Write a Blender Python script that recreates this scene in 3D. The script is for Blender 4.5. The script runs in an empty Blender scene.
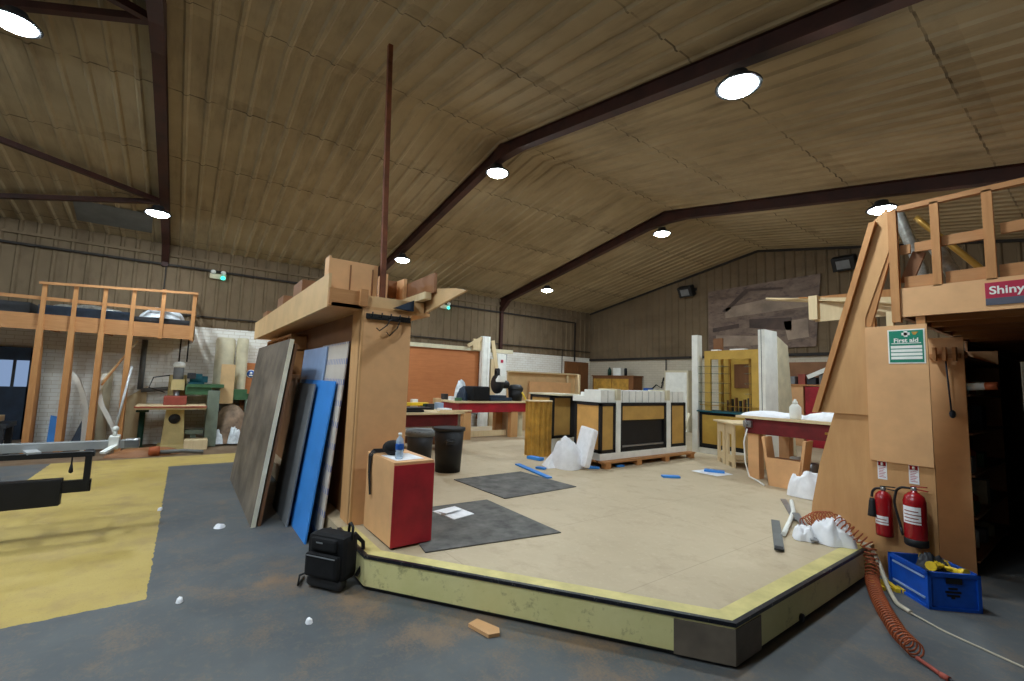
import bpy, bmesh, math, random
from mathutils import Vector, Matrix, Euler, noise as mnoise
random.seed(7)
scene = bpy.context.scene
COL = scene.collection
PI = math.pi

# ------------------------------------------------------------------ materials
def lin(c):
    return tuple(((v / 255) / 12.92 if v / 255 <= .04045 else (((v / 255) + .055) / 1.055) ** 2.4) for v in c) + (1,)

def new_mat(name, rough=.6, metal=0.0, spec=.4):
    m = bpy.data.materials.new(name); m.use_nodes = True
    nt = m.node_tree; b = nt.nodes['Principled BSDF']
    b.inputs['Roughness'].default_value = rough; b.inputs['Metallic'].default_value = metal
    b.inputs['Specular IOR Level'].default_value = spec
    return m, nt, b

def N(nt, t, **kw):
    n = nt.nodes.new(t)
    for k, v in kw.items():
        if k in n.inputs: n.inputs[k].default_value = v
        else: setattr(n, k, v)
    return n

def math_(nt, op, a, b=None):
    n = nt.nodes.new('ShaderNodeMath'); n.operation = op
    for i, v in enumerate((a, b)):
        if v is None: continue
        if isinstance(v, (int, float)): n.inputs[i].default_value = v
        else: nt.links.new(v, n.inputs[i])
    return n.outputs[0]

def mixc(nt, fac, a, b):
    n = nt.nodes.new('ShaderNodeMix'); n.data_type = 'RGBA'
    if isinstance(fac, (int, float)): n.inputs[0].default_value = fac
    else: nt.links.new(fac, n.inputs[0])
    for i, v in ((6, a), (7, b)):
        if isinstance(v, tuple): n.inputs[i].default_value = v
        else: nt.links.new(v, n.inputs[i])
    return n.outputs[2]

def ramp(nt, src, lo, hi):
    n = nt.nodes.new('ShaderNodeMapRange'); n.inputs[1].default_value = lo; n.inputs[2].default_value = hi
    nt.links.new(src, n.inputs[0]); return n.outputs[0]

def coords(nt, scale=(1, 1, 1), kind='Object'):
    tc = nt.nodes.new('ShaderNodeTexCoord'); mp = nt.nodes.new('ShaderNodeMapping')
    mp.inputs['Scale'].default_value = scale
    nt.links.new(tc.outputs[kind], mp.inputs['Vector']); return mp.outputs[0]

def noise(nt, vec, scale, detail=4, rough=.6):
    n = N(nt, 'ShaderNodeTexNoise'); n.inputs['Scale'].default_value = scale
    n.inputs['Detail'].default_value = detail; n.inputs['Roughness'].default_value = rough
    nt.links.new(vec, n.inputs['Vector']); return n.outputs['Fac']

def world_pos(nt):
    return nt.nodes.new('ShaderNodeNewGeometry').outputs['Position']

def paint(name, c, rough=.6, var=.12, scale=6, metal=0, stretch=(1, 1, 1), spec=.4, bump=0):
    m, nt, b = new_mat(name, rough, metal, spec)
    f = ramp(nt, noise(nt, coords(nt, stretch), scale), .3, .7)
    c0 = tuple(max(0, v * (1 - var)) for v in c); c1 = tuple(min(255, v * (1 + var)) for v in c)
    nt.links.new(mixc(nt, f, lin(c0), lin(c1)), b.inputs['Base Color'])
    if bump:
        bp = nt.nodes.new('ShaderNodeBump'); bp.inputs['Strength'].default_value = bump
        nt.links.new(f, bp.inputs['Height']); nt.links.new(bp.outputs[0], b.inputs['Normal'])
    return m

def wood(name, c0, c1, stretch=(1, 1, 12), scale=3.0, rough=.65):
    m, nt, b = new_mat(name, rough)
    v = coords(nt, stretch)
    g = noise(nt, v, scale, 6, .65); k = noise(nt, coords(nt), 1.6, 3)
    f = math_(nt, 'ADD', math_(nt, 'MULTIPLY', ramp(nt, g, .3, .7), .6), math_(nt, 'MULTIPLY', ramp(nt, k, .3, .7), .4))
    nt.links.new(mixc(nt, f, lin(c0), lin(c1)), b.inputs['Base Color'])
    return m

def emit(name, c, s):
    m = bpy.data.materials.new(name); m.use_nodes = True; nt = m.node_tree
    nt.nodes.clear(); e = nt.nodes.new('ShaderNodeEmission'); o = nt.nodes.new('ShaderNodeOutputMaterial')
    e.inputs[0].default_value = c; e.inputs[1].default_value = s; nt.links.new(e.outputs[0], o.inputs[0]); return m

MAT = {}
MAT['mdf'] = paint('mdf', (216, 166, 116), .6, .06, 2.5)
MAT['mdf_pale'] = paint('mdf_pale', (206, 170, 122), .6, .06, 2.5)
MAT['mdf_dark'] = paint('mdf_dark', (140, 96, 62), .6, .08, 2.5)
MAT['ply'] = wood('ply', (190, 140, 90), (212, 164, 110), (6, 6, 1), 2.0)
MAT['timber'] = wood('timber', (168, 112, 62), (196, 142, 88), (10, 10, 1.2), 3.0)
MAT['timber_y'] = wood('timber_y', (162, 110, 64), (190, 138, 88), (10, 1.2, 10), 3.0)
MAT['timber_x'] = wood('timber_x', (162, 110, 64), (190, 138, 88), (1.2, 10, 10), 3.0)
MAT['pale_wood'] = wood('pale_wood', (206, 182, 140), (228, 206, 164), (8, 8, 1), 3.0)
MAT['brown_wood'] = wood('brown_wood', (104, 66, 36), (136, 88, 50), (8, 8, 1), 3.0)
MAT['orange_ply'] = wood('orange_ply', (166, 100, 56), (190, 120, 70), (8, 1, 8), 2.5)
MAT['cream'] = paint('cream', (208, 198, 168), .55, .06, 4)
MAT['cream_edge'] = paint('cream_edge', (240, 230, 200), .6, .05, 6)
MAT['white'] = paint('white', (236, 236, 228), .5, .04, 5)
MAT['paper'] = paint('paper', (236, 236, 238), .7, .03, 12)
MAT['grey_sheet'] = paint('grey_sheet', (120, 122, 124), .6, .1, 3)
MAT['mid_grey'] = paint('mid_grey', (104, 106, 104), .5, .08, 4)
MAT['dark_sheet'] = paint('dark_sheet', (104, 94, 82), .6, .3, 1.8)
MAT['mat_dark'] = paint('mat_dark', (92, 90, 86), .8, .28, 5)
MAT['blue_sheet'] = paint('blue_sheet', (62, 140, 222), .45, .05, 2)
MAT['pale_blue'] = paint('pale_blue', (150, 172, 206), .3, .08, 2)
MAT['black'] = paint('black', (22, 22, 24), .55, .2, 6)
MAT['pitch'] = paint('pitch', (9, 9, 10), .95, .2, 4)  # near-black standing in for deep shade below the right loft
MAT['black_soft'] = paint('black_soft', (16, 16, 18), .9, .3, 14, bump=.2)
MAT['dark_grey'] = paint('dark_grey', (46, 47, 50), .5, .15, 5)
MAT['navy'] = paint('navy', (34, 48, 66), .5, .15, 5)
MAT['maroon'] = paint('maroon', (104, 22, 26), .55, .14, 4)
MAT['red_panel'] = paint('red_panel', (158, 30, 42), .5, .14, 3.5)
MAT['steel'] = paint('steel', (150, 152, 154), .35, .08, 8, metal=.7)
MAT['aluminium'] = paint('aluminium', (176, 178, 178), .4, .05, 6, metal=.3)
MAT['rust_steel'] = paint('rust_steel', (104, 58, 34), .7, .25, 5)
MAT['frame_steel'] = paint('frame_steel', (58, 30, 22), .6, .25, 3)
MAT['print_pale'] = paint('print_pale', (150, 130, 112), .6, .15, 2)
MAT['print_dark'] = paint('print_dark', (76, 60, 52), .6, .2, 2)
MAT['cable'] = paint('cable', (40, 34, 30), .7, .1, 5)
MAT['green'] = paint('green', (62, 98, 66), .5, .12, 5)
MAT['dark_green'] = paint('dark_green', (24, 56, 44), .5, .12, 5)
MAT['grey_green'] = paint('grey_green', (112, 122, 108), .5, .08, 5)
MAT['teal'] = paint('teal', (28, 88, 100), .5, .15, 5)
MAT['machine_cream'] = paint('machine_cream', (196, 178, 124), .5, .08, 4)
MAT['gold'] = paint('gold', (190, 150, 82), .45, .06, 4)
MAT['gold_orange'] = paint('gold_orange', (212, 162, 92), .45, .05, 4)
MAT['gold_dark'] = paint('gold_dark', (176, 132, 52), .5, .15, 5)
MAT['gold_cab'] = paint('gold_cab', (196, 158, 70), .5, .06, 4)
MAT['red_ext'] = paint('red_ext', (150, 16, 24), .25, .06, 3, spec=.6)
MAT['crate_blue'] = paint('crate_blue', (16, 78, 178), .45, .1, 5)
MAT['yellow'] = paint('yellow', (226, 190, 42), .5, .1, 6)
MAT['orange'] = paint('orange', (158, 80, 44), .6, .12, 8)
MAT['hose_pale'] = paint('hose_pale', (188, 178, 156), .5, .06, 8)
MAT['sign_green'] = paint('sign_green', (10, 128, 100), .5, .03, 5)
MAT['sign_red'] = paint('sign_red', (176, 28, 62), .5, .03, 5)
MAT['sign_grey'] = paint('sign_grey', (84, 84, 96), .5, .03, 5)
MAT['sign_blue'] = paint('sign_blue', (24, 84, 168), .5, .03, 5)
MAT['brass'] = paint('brass', (170, 130, 60), .35, .06, 5, metal=.6)
MAT['brick_red'] = paint('brick_red', (150, 70, 56), .6, .1, 5)

def see_through(name, c, alpha):
    m, nt, b = new_mat(name, .15)
    b.inputs['Base Color'].default_value = lin(c)
    t = nt.nodes.new('ShaderNodeBsdfTransparent'); mx = nt.nodes.new('ShaderNodeMixShader')
    mx.inputs[0].default_value = alpha
    nt.links.new(t.outputs[0], mx.inputs[1]); nt.links.new(b.outputs[0], mx.inputs[2])
    nt.links.new(mx.outputs[0], nt.nodes['Material Output'].inputs[0]); return m
MAT['bottle'] = see_through('bottle', (190, 214, 232), .55)
MAT['glass'] = see_through('glass', (120, 160, 150), .45)
MAT['poly'] = paint('poly', (214, 220, 224), .25, .12, 9, spec=.7)
MAT['silver'] = paint('silver', (150, 148, 140), .3, .2, 20, metal=.5)

def floor_mat():
    m, nt, b = new_mat('painted_concrete', .75, 0, .2)
    pos = world_pos(nt); sp = nt.nodes.new('ShaderNodeSeparateXYZ'); nt.links.new(pos, sp.inputs[0])
    X, Y = sp.outputs[0], sp.outputs[1]
    def band(s, a, z):
        return math_(nt, 'MULTIPLY', math_(nt, 'GREATER_THAN', s, a), math_(nt, 'LESS_THAN', s, z))
    wob = math_(nt, 'MULTIPLY', math_(nt, 'SUBTRACT', noise(nt, pos, 9, 3), .5), .05)
    Xw, Yw = math_(nt, 'ADD', X, wob), math_(nt, 'ADD', Y, wob)
    r1 = math_(nt, 'MULTIPLY', band(Xw, -10.55, -4.12), band(Yw, -1.66, -.09))
    r2 = math_(nt, 'MULTIPLY', band(Xw, -10.55, -9.5), band(Yw, -1.66, 6))
    yel = math_(nt, 'MAXIMUM', r1, r2)
    big = noise(nt, pos, .9, 5); fine = noise(nt, pos, 14, 6, .7); spk = noise(nt, pos, 60, 3, .7); mid = noise(nt, pos, 3.2, 5)
    g = mixc(nt, ramp(nt, big, .3, .7), lin((78, 82, 85)), lin((102, 105, 105)))
    g = mixc(nt, math_(nt, 'MULTIPLY', ramp(nt, fine, .52, .72), .35), g, lin((132, 118, 98)))
    # sawdust gathered along the platform's foot and by the sheets
    dust = math_(nt, 'MULTIPLY', ramp(nt, math_(nt, 'ADD', math_(nt, 'MULTIPLY', mid, .7), math_(nt, 'MULTIPLY', spk, .4)), .56, .72), .42)
    foot = math_(nt, 'ADD', math_(nt, 'MULTIPLY', math_(nt, 'ADD', X, 3.46), .58), math_(nt, 'MULTIPLY', math_(nt, 'SUBTRACT', Y, 1.22), -.82))
    near = ramp(nt, math_(nt, 'ABSOLUTE', math_(nt, 'SUBTRACT', foot, .12)), .5, .0)
    near = math_(nt, 'MULTIPLY', near, math_(nt, 'MULTIPLY', band(X, -4.2, -1.6), ramp(nt, math_(nt, 'ADD', mid, math_(nt, 'MULTIPLY', spk, .5)), .66, .92)))
    g = mixc(nt, math_(nt, 'MULTIPLY', near, .6), g, lin((150, 118, 84)))
    g = mixc(nt, dust, g, lin((140, 116, 90)))
    y = mixc(nt, ramp(nt, big, .3, .7), lin((174, 150, 80)), lin((194, 170, 104)))
    y = mixc(nt, math_(nt, 'MULTIPLY', ramp(nt, mid, .48, .7), .55), y, lin((156, 132, 92)))
    y = mixc(nt, math_(nt, 'MULTIPLY', ramp(nt, spk, .58, .7), .4), y, lin((120, 104, 70)))
    # bare dusty concrete along the machines
    bare = math_(nt, 'LESS_THAN', X, -10.55)
    dirty = mixc(nt, ramp(nt, mid, .35, .65), lin((104, 82, 62)), lin((132, 112, 90)))
    c = mixc(nt, yel, g, y); c = mixc(nt, bare, c, dirty)
    nt.links.new(c, b.inputs['Base Color'])
    b.inputs['Roughness'].default_value = .6
    bp = nt.nodes.new('ShaderNodeBump'); bp.inputs['Strength'].default_value = .08
    nt.links.new(fine, bp.inputs['Height']); nt.links.new(bp.outputs[0], b.inputs['Normal'])
    return m
MAT['floor'] = floor_mat()

def stage_mat():
    m, nt, b = new_mat('mdf_floor', .6)
    pos = world_pos(nt); big = noise(nt, pos, .7, 5); mid = noise(nt, pos, 3.5, 6, .7); fine = noise(nt, pos, 25, 4)
    c = mixc(nt, ramp(nt, big, .3, .7), lin((176, 158, 128)), lin((196, 178, 148)))
    c = mixc(nt, math_(nt, 'MULTIPLY', ramp(nt, mid, .52, .75), .5), c, lin((150, 126, 96)))
    c = mixc(nt, math_(nt, 'MULTIPLY', ramp(nt, fine, .55, .75), .25), c, lin((212, 198, 170)))
    sp = nt.nodes.new('ShaderNodeSeparateXYZ'); nt.links.new(pos, sp.inputs[0])
    def seam(s, pitch, off):
        f = math_(nt, 'FRACT', math_(nt, 'DIVIDE', math_(nt, 'ADD', s, off), pitch))
        return math_(nt, 'LESS_THAN', f, .008 / pitch)
    sm = math_(nt, 'MAXIMUM', seam(sp.outputs[0], 1.22, 20.3), seam(sp.outputs[1], 2.44, 20.2))
    c = mixc(nt, math_(nt, 'MULTIPLY', sm, .25), c, lin((120, 98, 74)))
    nt.links.new(c, b.inputs['Base Color']); return m
MAT['stage'] = stage_mat()

def riser_mat():
    m, nt, b = new_mat('riser_yellow', .55)
    pos = world_pos(nt); mid = noise(nt, pos, 3, 5); st = noise(nt, pos, 7, 6, .75)
    c = mixc(nt, ramp(nt, mid, .3, .7), lin((224, 216, 146)), lin((238, 230, 168)))
    c = mixc(nt, math_(nt, 'MULTIPLY', ramp(nt, st, .56, .74), .75), c, lin((104, 92, 56)))
    nt.links.new(c, b.inputs['Base Color']); return m
MAT['riser'] = riser_mat()
MAT['edge_paint'] = paint('edge_paint', (202, 188, 124), .6, .08, 5)
MAT['waste'] = paint('waste', (124, 102, 82), .5, .25, 5)

def trim_mat():
    m, nt, b = new_mat('worn_black_trim', .4)
    w = noise(nt, coords(nt), 30, 5, .8)
    nt.links.new(mixc(nt, ramp(nt, w, .6, .68), lin((20, 22, 30)), lin((150, 148, 136))), b.inputs['Base Color']); return m
MAT['edge_trim'] = trim_mat()

def liner_mat(name, c0, c1, dirt, axis, pitch, off):
    """dirty painted steel sheet; lap joints run across AXIS every PITCH metres"""
    m, nt, b = new_mat(name, .9, 0, .12)
    pos = world_pos(nt); sp = nt.nodes.new('ShaderNodeSeparateXYZ'); nt.links.new(pos, sp.inputs[0])
    big = noise(nt, pos, .45, 5, .65); mp = nt.nodes.new('ShaderNodeMapping'); mp.inputs['Scale'].default_value = (.35, 2.2, 1)
    nt.links.new(pos, mp.inputs[0]); streak = noise(nt, mp.outputs[0], 1.6, 5, .7)
    c = mixc(nt, ramp(nt, big, .3, .7), lin(c0), lin(c1))
    c = mixc(nt, math_(nt, 'MULTIPLY', ramp(nt, streak, .48, .75), .5), c, lin(dirt))
    f = math_(nt, 'FRACT', math_(nt, 'DIVIDE', math_(nt, 'ADD', sp.outputs[axis], off), pitch))
    joint = math_(nt, 'LESS_THAN', f, .022 / pitch)
    soft = math_(nt, 'MULTIPLY', math_(nt, 'LESS_THAN', math_(nt, 'ABSOLUTE', math_(nt, 'SUBTRACT', f, .06)), .07), ramp(nt, noise(nt, pos, 1.1, 5, .7), .45, .7))
    c = mixc(nt, math_(nt, 'MULTIPLY', soft, .45), c, lin(dirt))
    c = mixc(nt, math_(nt, 'MULTIPLY', joint, math_(nt, 'MULTIPLY', ramp(nt, noise(nt, pos, 3, 3), .35, .6), .7)), c, lin((44, 34, 26)))
    nt.links.new(c, b.inputs['Base Color']); return m
MAT['liner'] = liner_mat('roof_liner', (150, 133, 104), (180, 162, 130), (94, 80, 62), 0, 1.62, 30.0)
MAT['clad'] = liner_mat('wall_cladding', (110, 94, 73), (128, 110, 87), (78, 65, 50), 2, 9.0, 0)

def block_mat(name, c1, c2, c3):
    m, nt, b = new_mat(name, .7)
    pos = world_pos(nt); sp = nt.nodes.new('ShaderNodeSeparateXYZ'); nt.links.new(pos, sp.inputs[0])
    cb = nt.nodes.new('ShaderNodeCombineXYZ')
    nt.links.new(math_(nt, 'ADD', sp.outputs[0], sp.outputs[1]), cb.inputs[0]); nt.links.new(sp.outputs[2], cb.inputs[1])
    br = nt.nodes.new('ShaderNodeTexBrick'); br.inputs['Scale'].default_value = 1
    br.inputs['Brick Width'].default_value = .23; br.inputs['Row Height'].default_value = .078; br.inputs['Mortar Size'].default_value = .006
    br.inputs['Color1'].default_value = lin(c1); br.inputs['Color2'].default_value = lin(c2); br.inputs['Mortar'].default_value = lin(c3)
    nt.links.new(cb.outputs[0], br.inputs[0])
    c = mixc(nt, math_(nt, 'MULTIPLY', ramp(nt, noise(nt, pos, 1.3, 5), .5, .8), .4), br.outputs[0], lin((176, 158, 130)))
    nt.links.new(c, b.inputs['Base Color']); return m
MAT['block'] = block_mat('painted_block', (244, 242, 234), (240, 236, 226), (218, 210, 194))  # whiter copy, the brighter light by the machines put into its colour
MAT['block_back'] = block_mat('shaded_block', (196, 186, 166), (190, 180, 160), (178, 166, 146))  # darker copy of the same block, dimmer light put into its colour

def mural_mat():
    m, nt, b = new_mat('faded_print', .6)
    pos = world_pos(nt); mp = nt.nodes.new('ShaderNodeMapping'); mp.inputs['Scale'].default_value = (1, 1, 2.2); nt.links.new(pos, mp.inputs[0])
    a = noise(nt, mp.outputs[0], 1.3, 6, .75); k = noise(nt, mp.outputs[0], 5, 5, .7)
    c = mixc(nt, ramp(nt, a, .36, .64), lin((98, 80, 68)), lin((138, 116, 100)))
    c = mixc(nt, ramp(nt, k, .5, .75), c, lin((78, 62, 56)))
    nt.links.new(c, b.inputs['Base Color']); return m
MAT['mural'] = mural_mat()

def pattern_mat():
    m, nt, b = new_mat('printed_film', .4)
    v = coords(nt); sp = nt.nodes.new('ShaderNodeSeparateXYZ'); nt.links.new(v, sp.inputs[0])
    def dash(s, p, w): return math_(nt, 'LESS_THAN', math_(nt, 'FRACT', math_(nt, 'DIVIDE', s, p)), w)
    d = math_(nt, 'MULTIPLY', dash(math_(nt, 'ADD', sp.outputs[0], 5), .062, .4), dash(math_(nt, 'ADD', sp.outputs[2], 5), .21, .28))
    c = mixc(nt, ramp(nt, noise(nt, v, 2, 3), .3, .7), lin((196, 184, 172)), lin((214, 204, 192)))
    c = mixc(nt, math_(nt, 'MULTIPLY', d, .75), c, lin((70, 100, 176)))
    nt.links.new(c, b.inputs['Base Color']); return m
MAT['pattern'] = pattern_mat()
MAT['lamp_glow'] = emit('lamp_glow', (.80, .92, 1.0, 1), 260)
MAT['exit_glow'] = emit('exit_glow', (.05, .95, .75, 1), 2.2)
MAT['window_glow'] = emit('window_glow', (.42, .60, .95, 1), .42)

# ------------------------------------------------------------------ mesh builder
class M:
    def __init__(s): s.b = bmesh.new()
    def raw(s, vs, fs, mi=0):
        v = [s.b.verts.new(p) for p in vs]
        for f in fs:
            try:
                q = s.b.faces.new([v[i] for i in f]); q.material_index = mi
            except ValueError: pass
        return s
    def box(s, x0, x1, y0, y1, z0, z1, mi=0, mat=None, bev=0):
        x0, x1 = sorted((x0, x1)); y0, y1 = sorted((y0, y1)); z0, z1 = sorted((z0, z1))
        P = [(x0, y0, z0), (x1, y0, z0), (x1, y1, z0), (x0, y1, z0), (x0, y0, z1), (x1, y0, z1), (x1, y1, z1), (x0, y1, z1)]
        if mat is not None: P = [tuple(mat @ Vector(p)) for p in P]
        n0 = len(s.b.faces)
        s.raw(P, [(0, 3, 2, 1), (4, 5, 6, 7), (0, 1, 5, 4), (1, 2, 6, 5), (2, 3, 7, 6), (3, 0, 4, 7)], mi)
        if bev:
            s.b.faces.ensure_lookup_table()
            es = list({e for f in s.b.faces[n0:] for e in f.edges})
            bmesh.ops.bevel(s.b, geom=es, offset=bev, segments=2, affect='EDGES', profile=.6)
        return s
    def beam(s, a, b, w, h, up=(0, 0, 1), mi=0):
        """square bar from A to B, W wide across UP, H deep along UP"""
        a, b = Vector(a), Vector(b); d = (b - a).normalized(); u = Vector(up)
        sd = d.cross(u)
        if sd.length < 1e-4: sd = d.cross(Vector((1, 0, 0)))
        sd.normalize(); u = sd.cross(d).normalized()
        P = []
        for p in (a, b):
            for i, j in ((-1, -1), (1, -1), (1, 1), (-1, 1)): P.append(tuple(p + sd * (w / 2 * i) + u * (h / 2 * j)))
        return s.raw(P, [(0, 1, 2, 3), (7, 6, 5, 4), (0, 4, 5, 1), (1, 5, 6, 2), (2, 6, 7, 3), (3, 7, 4, 0)], mi)
    def prism(s, poly, vec, mi=0):
        """closed polygon of 3-D points pushed along VEC"""
        v = Vector(vec); n = len(poly); P = [tuple(p) for p in poly] + [tuple(Vector(p) + v) for p in poly]
        fs = [tuple(range(n))[::-1], tuple(range(n, 2 * n))] + [(i, (i + 1) % n, (i + 1) % n + n, i + n) for i in range(n)]
        s.raw(P, fs, mi)
        return s
    def tube(s, pts, r, seg=8, mi=0, closed_ends=True):
        pts = [Vector(p) for p in pts]; rings = []; n = len(pts)
        rr = r if isinstance(r, (list, tuple)) else [r] * n
        ref = None
        for i, p in enumerate(pts):
            d = (pts[min(i + 1, n - 1)] - pts[max(i - 1, 0)]).normalized()
            if ref is None: ref = d.cross(Vector((0, 0, 1))); ref = d.cross(Vector((1, 0, 0))) if ref.length < .05 else ref
            else: ref = ref - d * ref.dot(d)
            ref.normalize(); o = d.cross(ref)
            rings.append([s.b.verts.new(p + (ref * math.cos(2 * PI * k / seg) + o * math.sin(2 * PI * k / seg)) * rr[i]) for k in range(seg)])
        for a, c in zip(rings, rings[1:]):
            for k in range(seg):
                f = s.b.faces.new((a[k], a[(k + 1) % seg], c[(k + 1) % seg], c[k])); f.smooth = True; f.material_index = mi
        if closed_ends:
            for q in (rings[0][::-1], rings[-1]):
                f = s.b.faces.new(q); f.material_index = mi
        return s
    def lathe(s, prof, c=(0, 0, 0), seg=20, axis='z', mi=0, mat=None):
        """profile [(radius, height)...] spun round AXIS through C"""
        rings = []
        for r, h in prof:
            ring = []
            for k in range(seg):
                a = 2 * PI * k / seg; u, v = r * math.cos(a), r * math.sin(a)
                p = {'z': (u, v, h), 'x': (h, u, v), 'y': (v, h, u)}[axis]
                p = Vector(p) + Vector(c)
                if mat is not None: p = mat @ p
                ring.append(s.b.verts.new(p))
            rings.append(ring)
        for a, c2 in zip(rings, rings[1:]):
            for k in range(seg):
                f = s.b.faces.new((a[k], a[(k + 1) % seg], c2[(k + 1) % seg], c2[k])); f.smooth = True; f.material_index = mi
        for q in (rings[0][::-1], rings[-1]):
            f = s.b.faces.new(q); f.material_index = mi
        return s
    def ball(s, c, r, seg=14, rings=9, mat=None):
        r = r if isinstance(r, (tuple, list)) else (r, r, r)
        m = Matrix.Translation(c) @ Matrix.Diagonal((*r, 1))
        if mat is not None: m = mat @ m
        g = bmesh.ops.create_uvsphere(s.b, u_segments=seg, v_segments=rings, radius=1, matrix=m)
        for v in g['verts']:
            for f in v.link_faces: f.smooth = True
        return s
    def heap(s, poly_c, rx, ry, h, seed=0, rough=.25, freq=4.0, ang=0, n=26):
        """a crumpled heap lying at poly_c: domed grid with sharp folds and a closed underside"""
        cx, cy, cz = poly_c; rows = n; cols = n; g = []
        ca, sa = math.cos(ang), math.sin(ang)
        for j in range(rows + 1):
            row = []
            for i in range(cols + 1):
                u, v = 2 * i / cols - 1, 2 * j / rows - 1
                m = max(abs(u), abs(v)); l = math.hypot(u, v) or 1; k = m / l      # square grid to disc
                a, b = u * k, v * k
                th = math.atan2(b, a); rr = math.hypot(a, b)
                edge = 1 + .28 * mnoise.noise(Vector((math.cos(th) * 1.4 + seed, math.sin(th) * 1.4, seed * 1.7)))
                x, y = a * rx * edge, b * ry * edge
                q = Vector((a * freq / 3 + seed * 3.1, b * freq / 3, seed))
                soft = mnoise.noise(q * .7); fold = 1 - 2.2 * abs(mnoise.noise(q)); crease = 1 - 2 * abs(mnoise.noise(q * 2.4))
                z = h * max(0, 1 - rr ** 3) ** .75 * (.78 + rough * (.75 * soft + .34 * fold + .2 * crease)) + .012 * (rr < .999)
                row.append(s.b.verts.new((cx + x * ca - y * sa, cy + x * sa + y * ca, cz + max(z, .002))))
            g.append(row)
        for j in range(rows):
            for i in range(cols):
                f = s.b.faces.new((g[j][i], g[j][i + 1], g[j + 1][i + 1], g[j + 1][i])); f.smooth = True
        return s
    def ribbed(s, u0, u1, pitch, depth, fn, mi=0, smooth=False):
        """profiled sheet: FN(u, d) -> (start, end) point pair for the profile point u with relief d"""
        prof = []; u = u0; w = .035
        while u < u1 - 1e-6:
            for du, d in ((0, 0), (pitch - w * 2.4, 0), (pitch - w * 1.7, depth), (pitch - w * .7, depth)):
                if u + du < u1: prof.append((u + du, d))
            u += pitch
        prof.append((u1, 0)); last = None
        for q in prof:
            pr = [s.b.verts.new(p) for p in fn(*q)]
            if last:
                for a in range(len(pr) - 1):
                    f = s.b.faces.new((last[a], pr[a], pr[a + 1], last[a + 1])); f.material_index = mi
            last = pr
        return s

def wmat(o):
    m = Matrix.Translation(o.location) @ o.rotation_euler.to_matrix().to_4x4()
    return wmat(o.parent) @ m if o.parent else m

def tag(o, label=None, cat=None, group=None, kind=None):
    for k, v in (('label', label), ('category', cat), ('group', group), ('kind', kind)):
        if v: o[k] = v
    return o

def part(name, m, mat, parent=None, local=False, label=None):
    """link the builder's mesh as ONE object; coordinates are world ones unless LOCAL"""
    b = m.b
    bmesh.ops.recalc_face_normals(b, faces=b.faces)
    if parent is not None and not local: b.transform(wmat(parent).inverted())
    me = bpy.data.meshes.new(name); b.to_mesh(me); b.free()
    for x in (mat if isinstance(mat, (list, tuple)) else [mat]):
        me.materials.append(MAT[x] if isinstance(x, str) else x)
    o = bpy.data.objects.new(name, me); COL.objects.link(o)
    if parent is not None: o.parent = parent
    if label: o['label'] = label
    return o

def single(name, m, mat, label, cat, group=None, loc=None):
    """a thing that is one mesh; its origin goes to LOC"""
    if loc is not None: m.b.transform(Matrix.Translation(loc).inverted())
    o = part(name, m, mat)
    if loc is not None: o.location = loc
    return tag(o, label, cat, group)

def thing(name, label, cat, loc=(0, 0, 0), rz=0, group=None):
    o = bpy.data.objects.new(name, None); COL.objects.link(o); o.empty_display_size = .2
    o.location = loc; o.rotation_euler = (0, 0, rz)
    return tag(o, label, cat, group)

def struct(name, m, mat, parent=None):
    o = part(name, m, mat, parent)
    if parent is None: o['kind'] = 'structure'
    return o

def copy_thing(src, loc, rz=None, label=None):
    c = src.copy(); COL.objects.link(c); c.location = loc
    if rz is not None: c.rotation_euler = (0, 0, rz)
    if label: c['label'] = label
    def kids(a, b):
        for ch in a.children:
            d = ch.copy(); COL.objects.link(d); d.parent = b; kids(ch, d)
    kids(src, c); return c

def text_part(name, txt, size, mat, parent, loc, rot=(PI / 2, 0, 0), bold=.0, depth=.001):
    """lettering as mesh, placed in the parent's local space"""
    cu = bpy.data.curves.new(name, 'FONT'); cu.body = txt; cu.size = size; cu.extrude = depth; cu.offset = bold
    cu.align_x = 'CENTER'; cu.align_y = 'CENTER'
    t = bpy.data.objects.new(name, cu); COL.objects.link(t)
    dg = bpy.context.evaluated_depsgraph_get(); me = bpy.data.meshes.new_from_object(t.evaluated_get(dg))
    bpy.data.objects.remove(t); bpy.data.curves.remove(cu)
    me.transform(Matrix.Translation(loc) @ Euler(rot).to_matrix().to_4x4())
    me.materials.clear(); me.materials.append(MAT[mat]); me.name = name
    o = bpy.data.objects.new(name, me); COL.objects.link(o); o.parent = parent; return o

# ------------------------------------------------------------------ the setting
XL, XRT, YB, YF = -12.5, .6, 13.0, -9.0           # left wall, right wall, end wall, wall behind the viewer
XM, SL, ZU = -5.95, .178, 5.38                    # ridge line, roof slope, underside of the rafters at the ridge
def roof(x): return ZU + .22 - SL * abs(x - XM)
def under(x): return ZU - SL * abs(x - XM)

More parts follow.
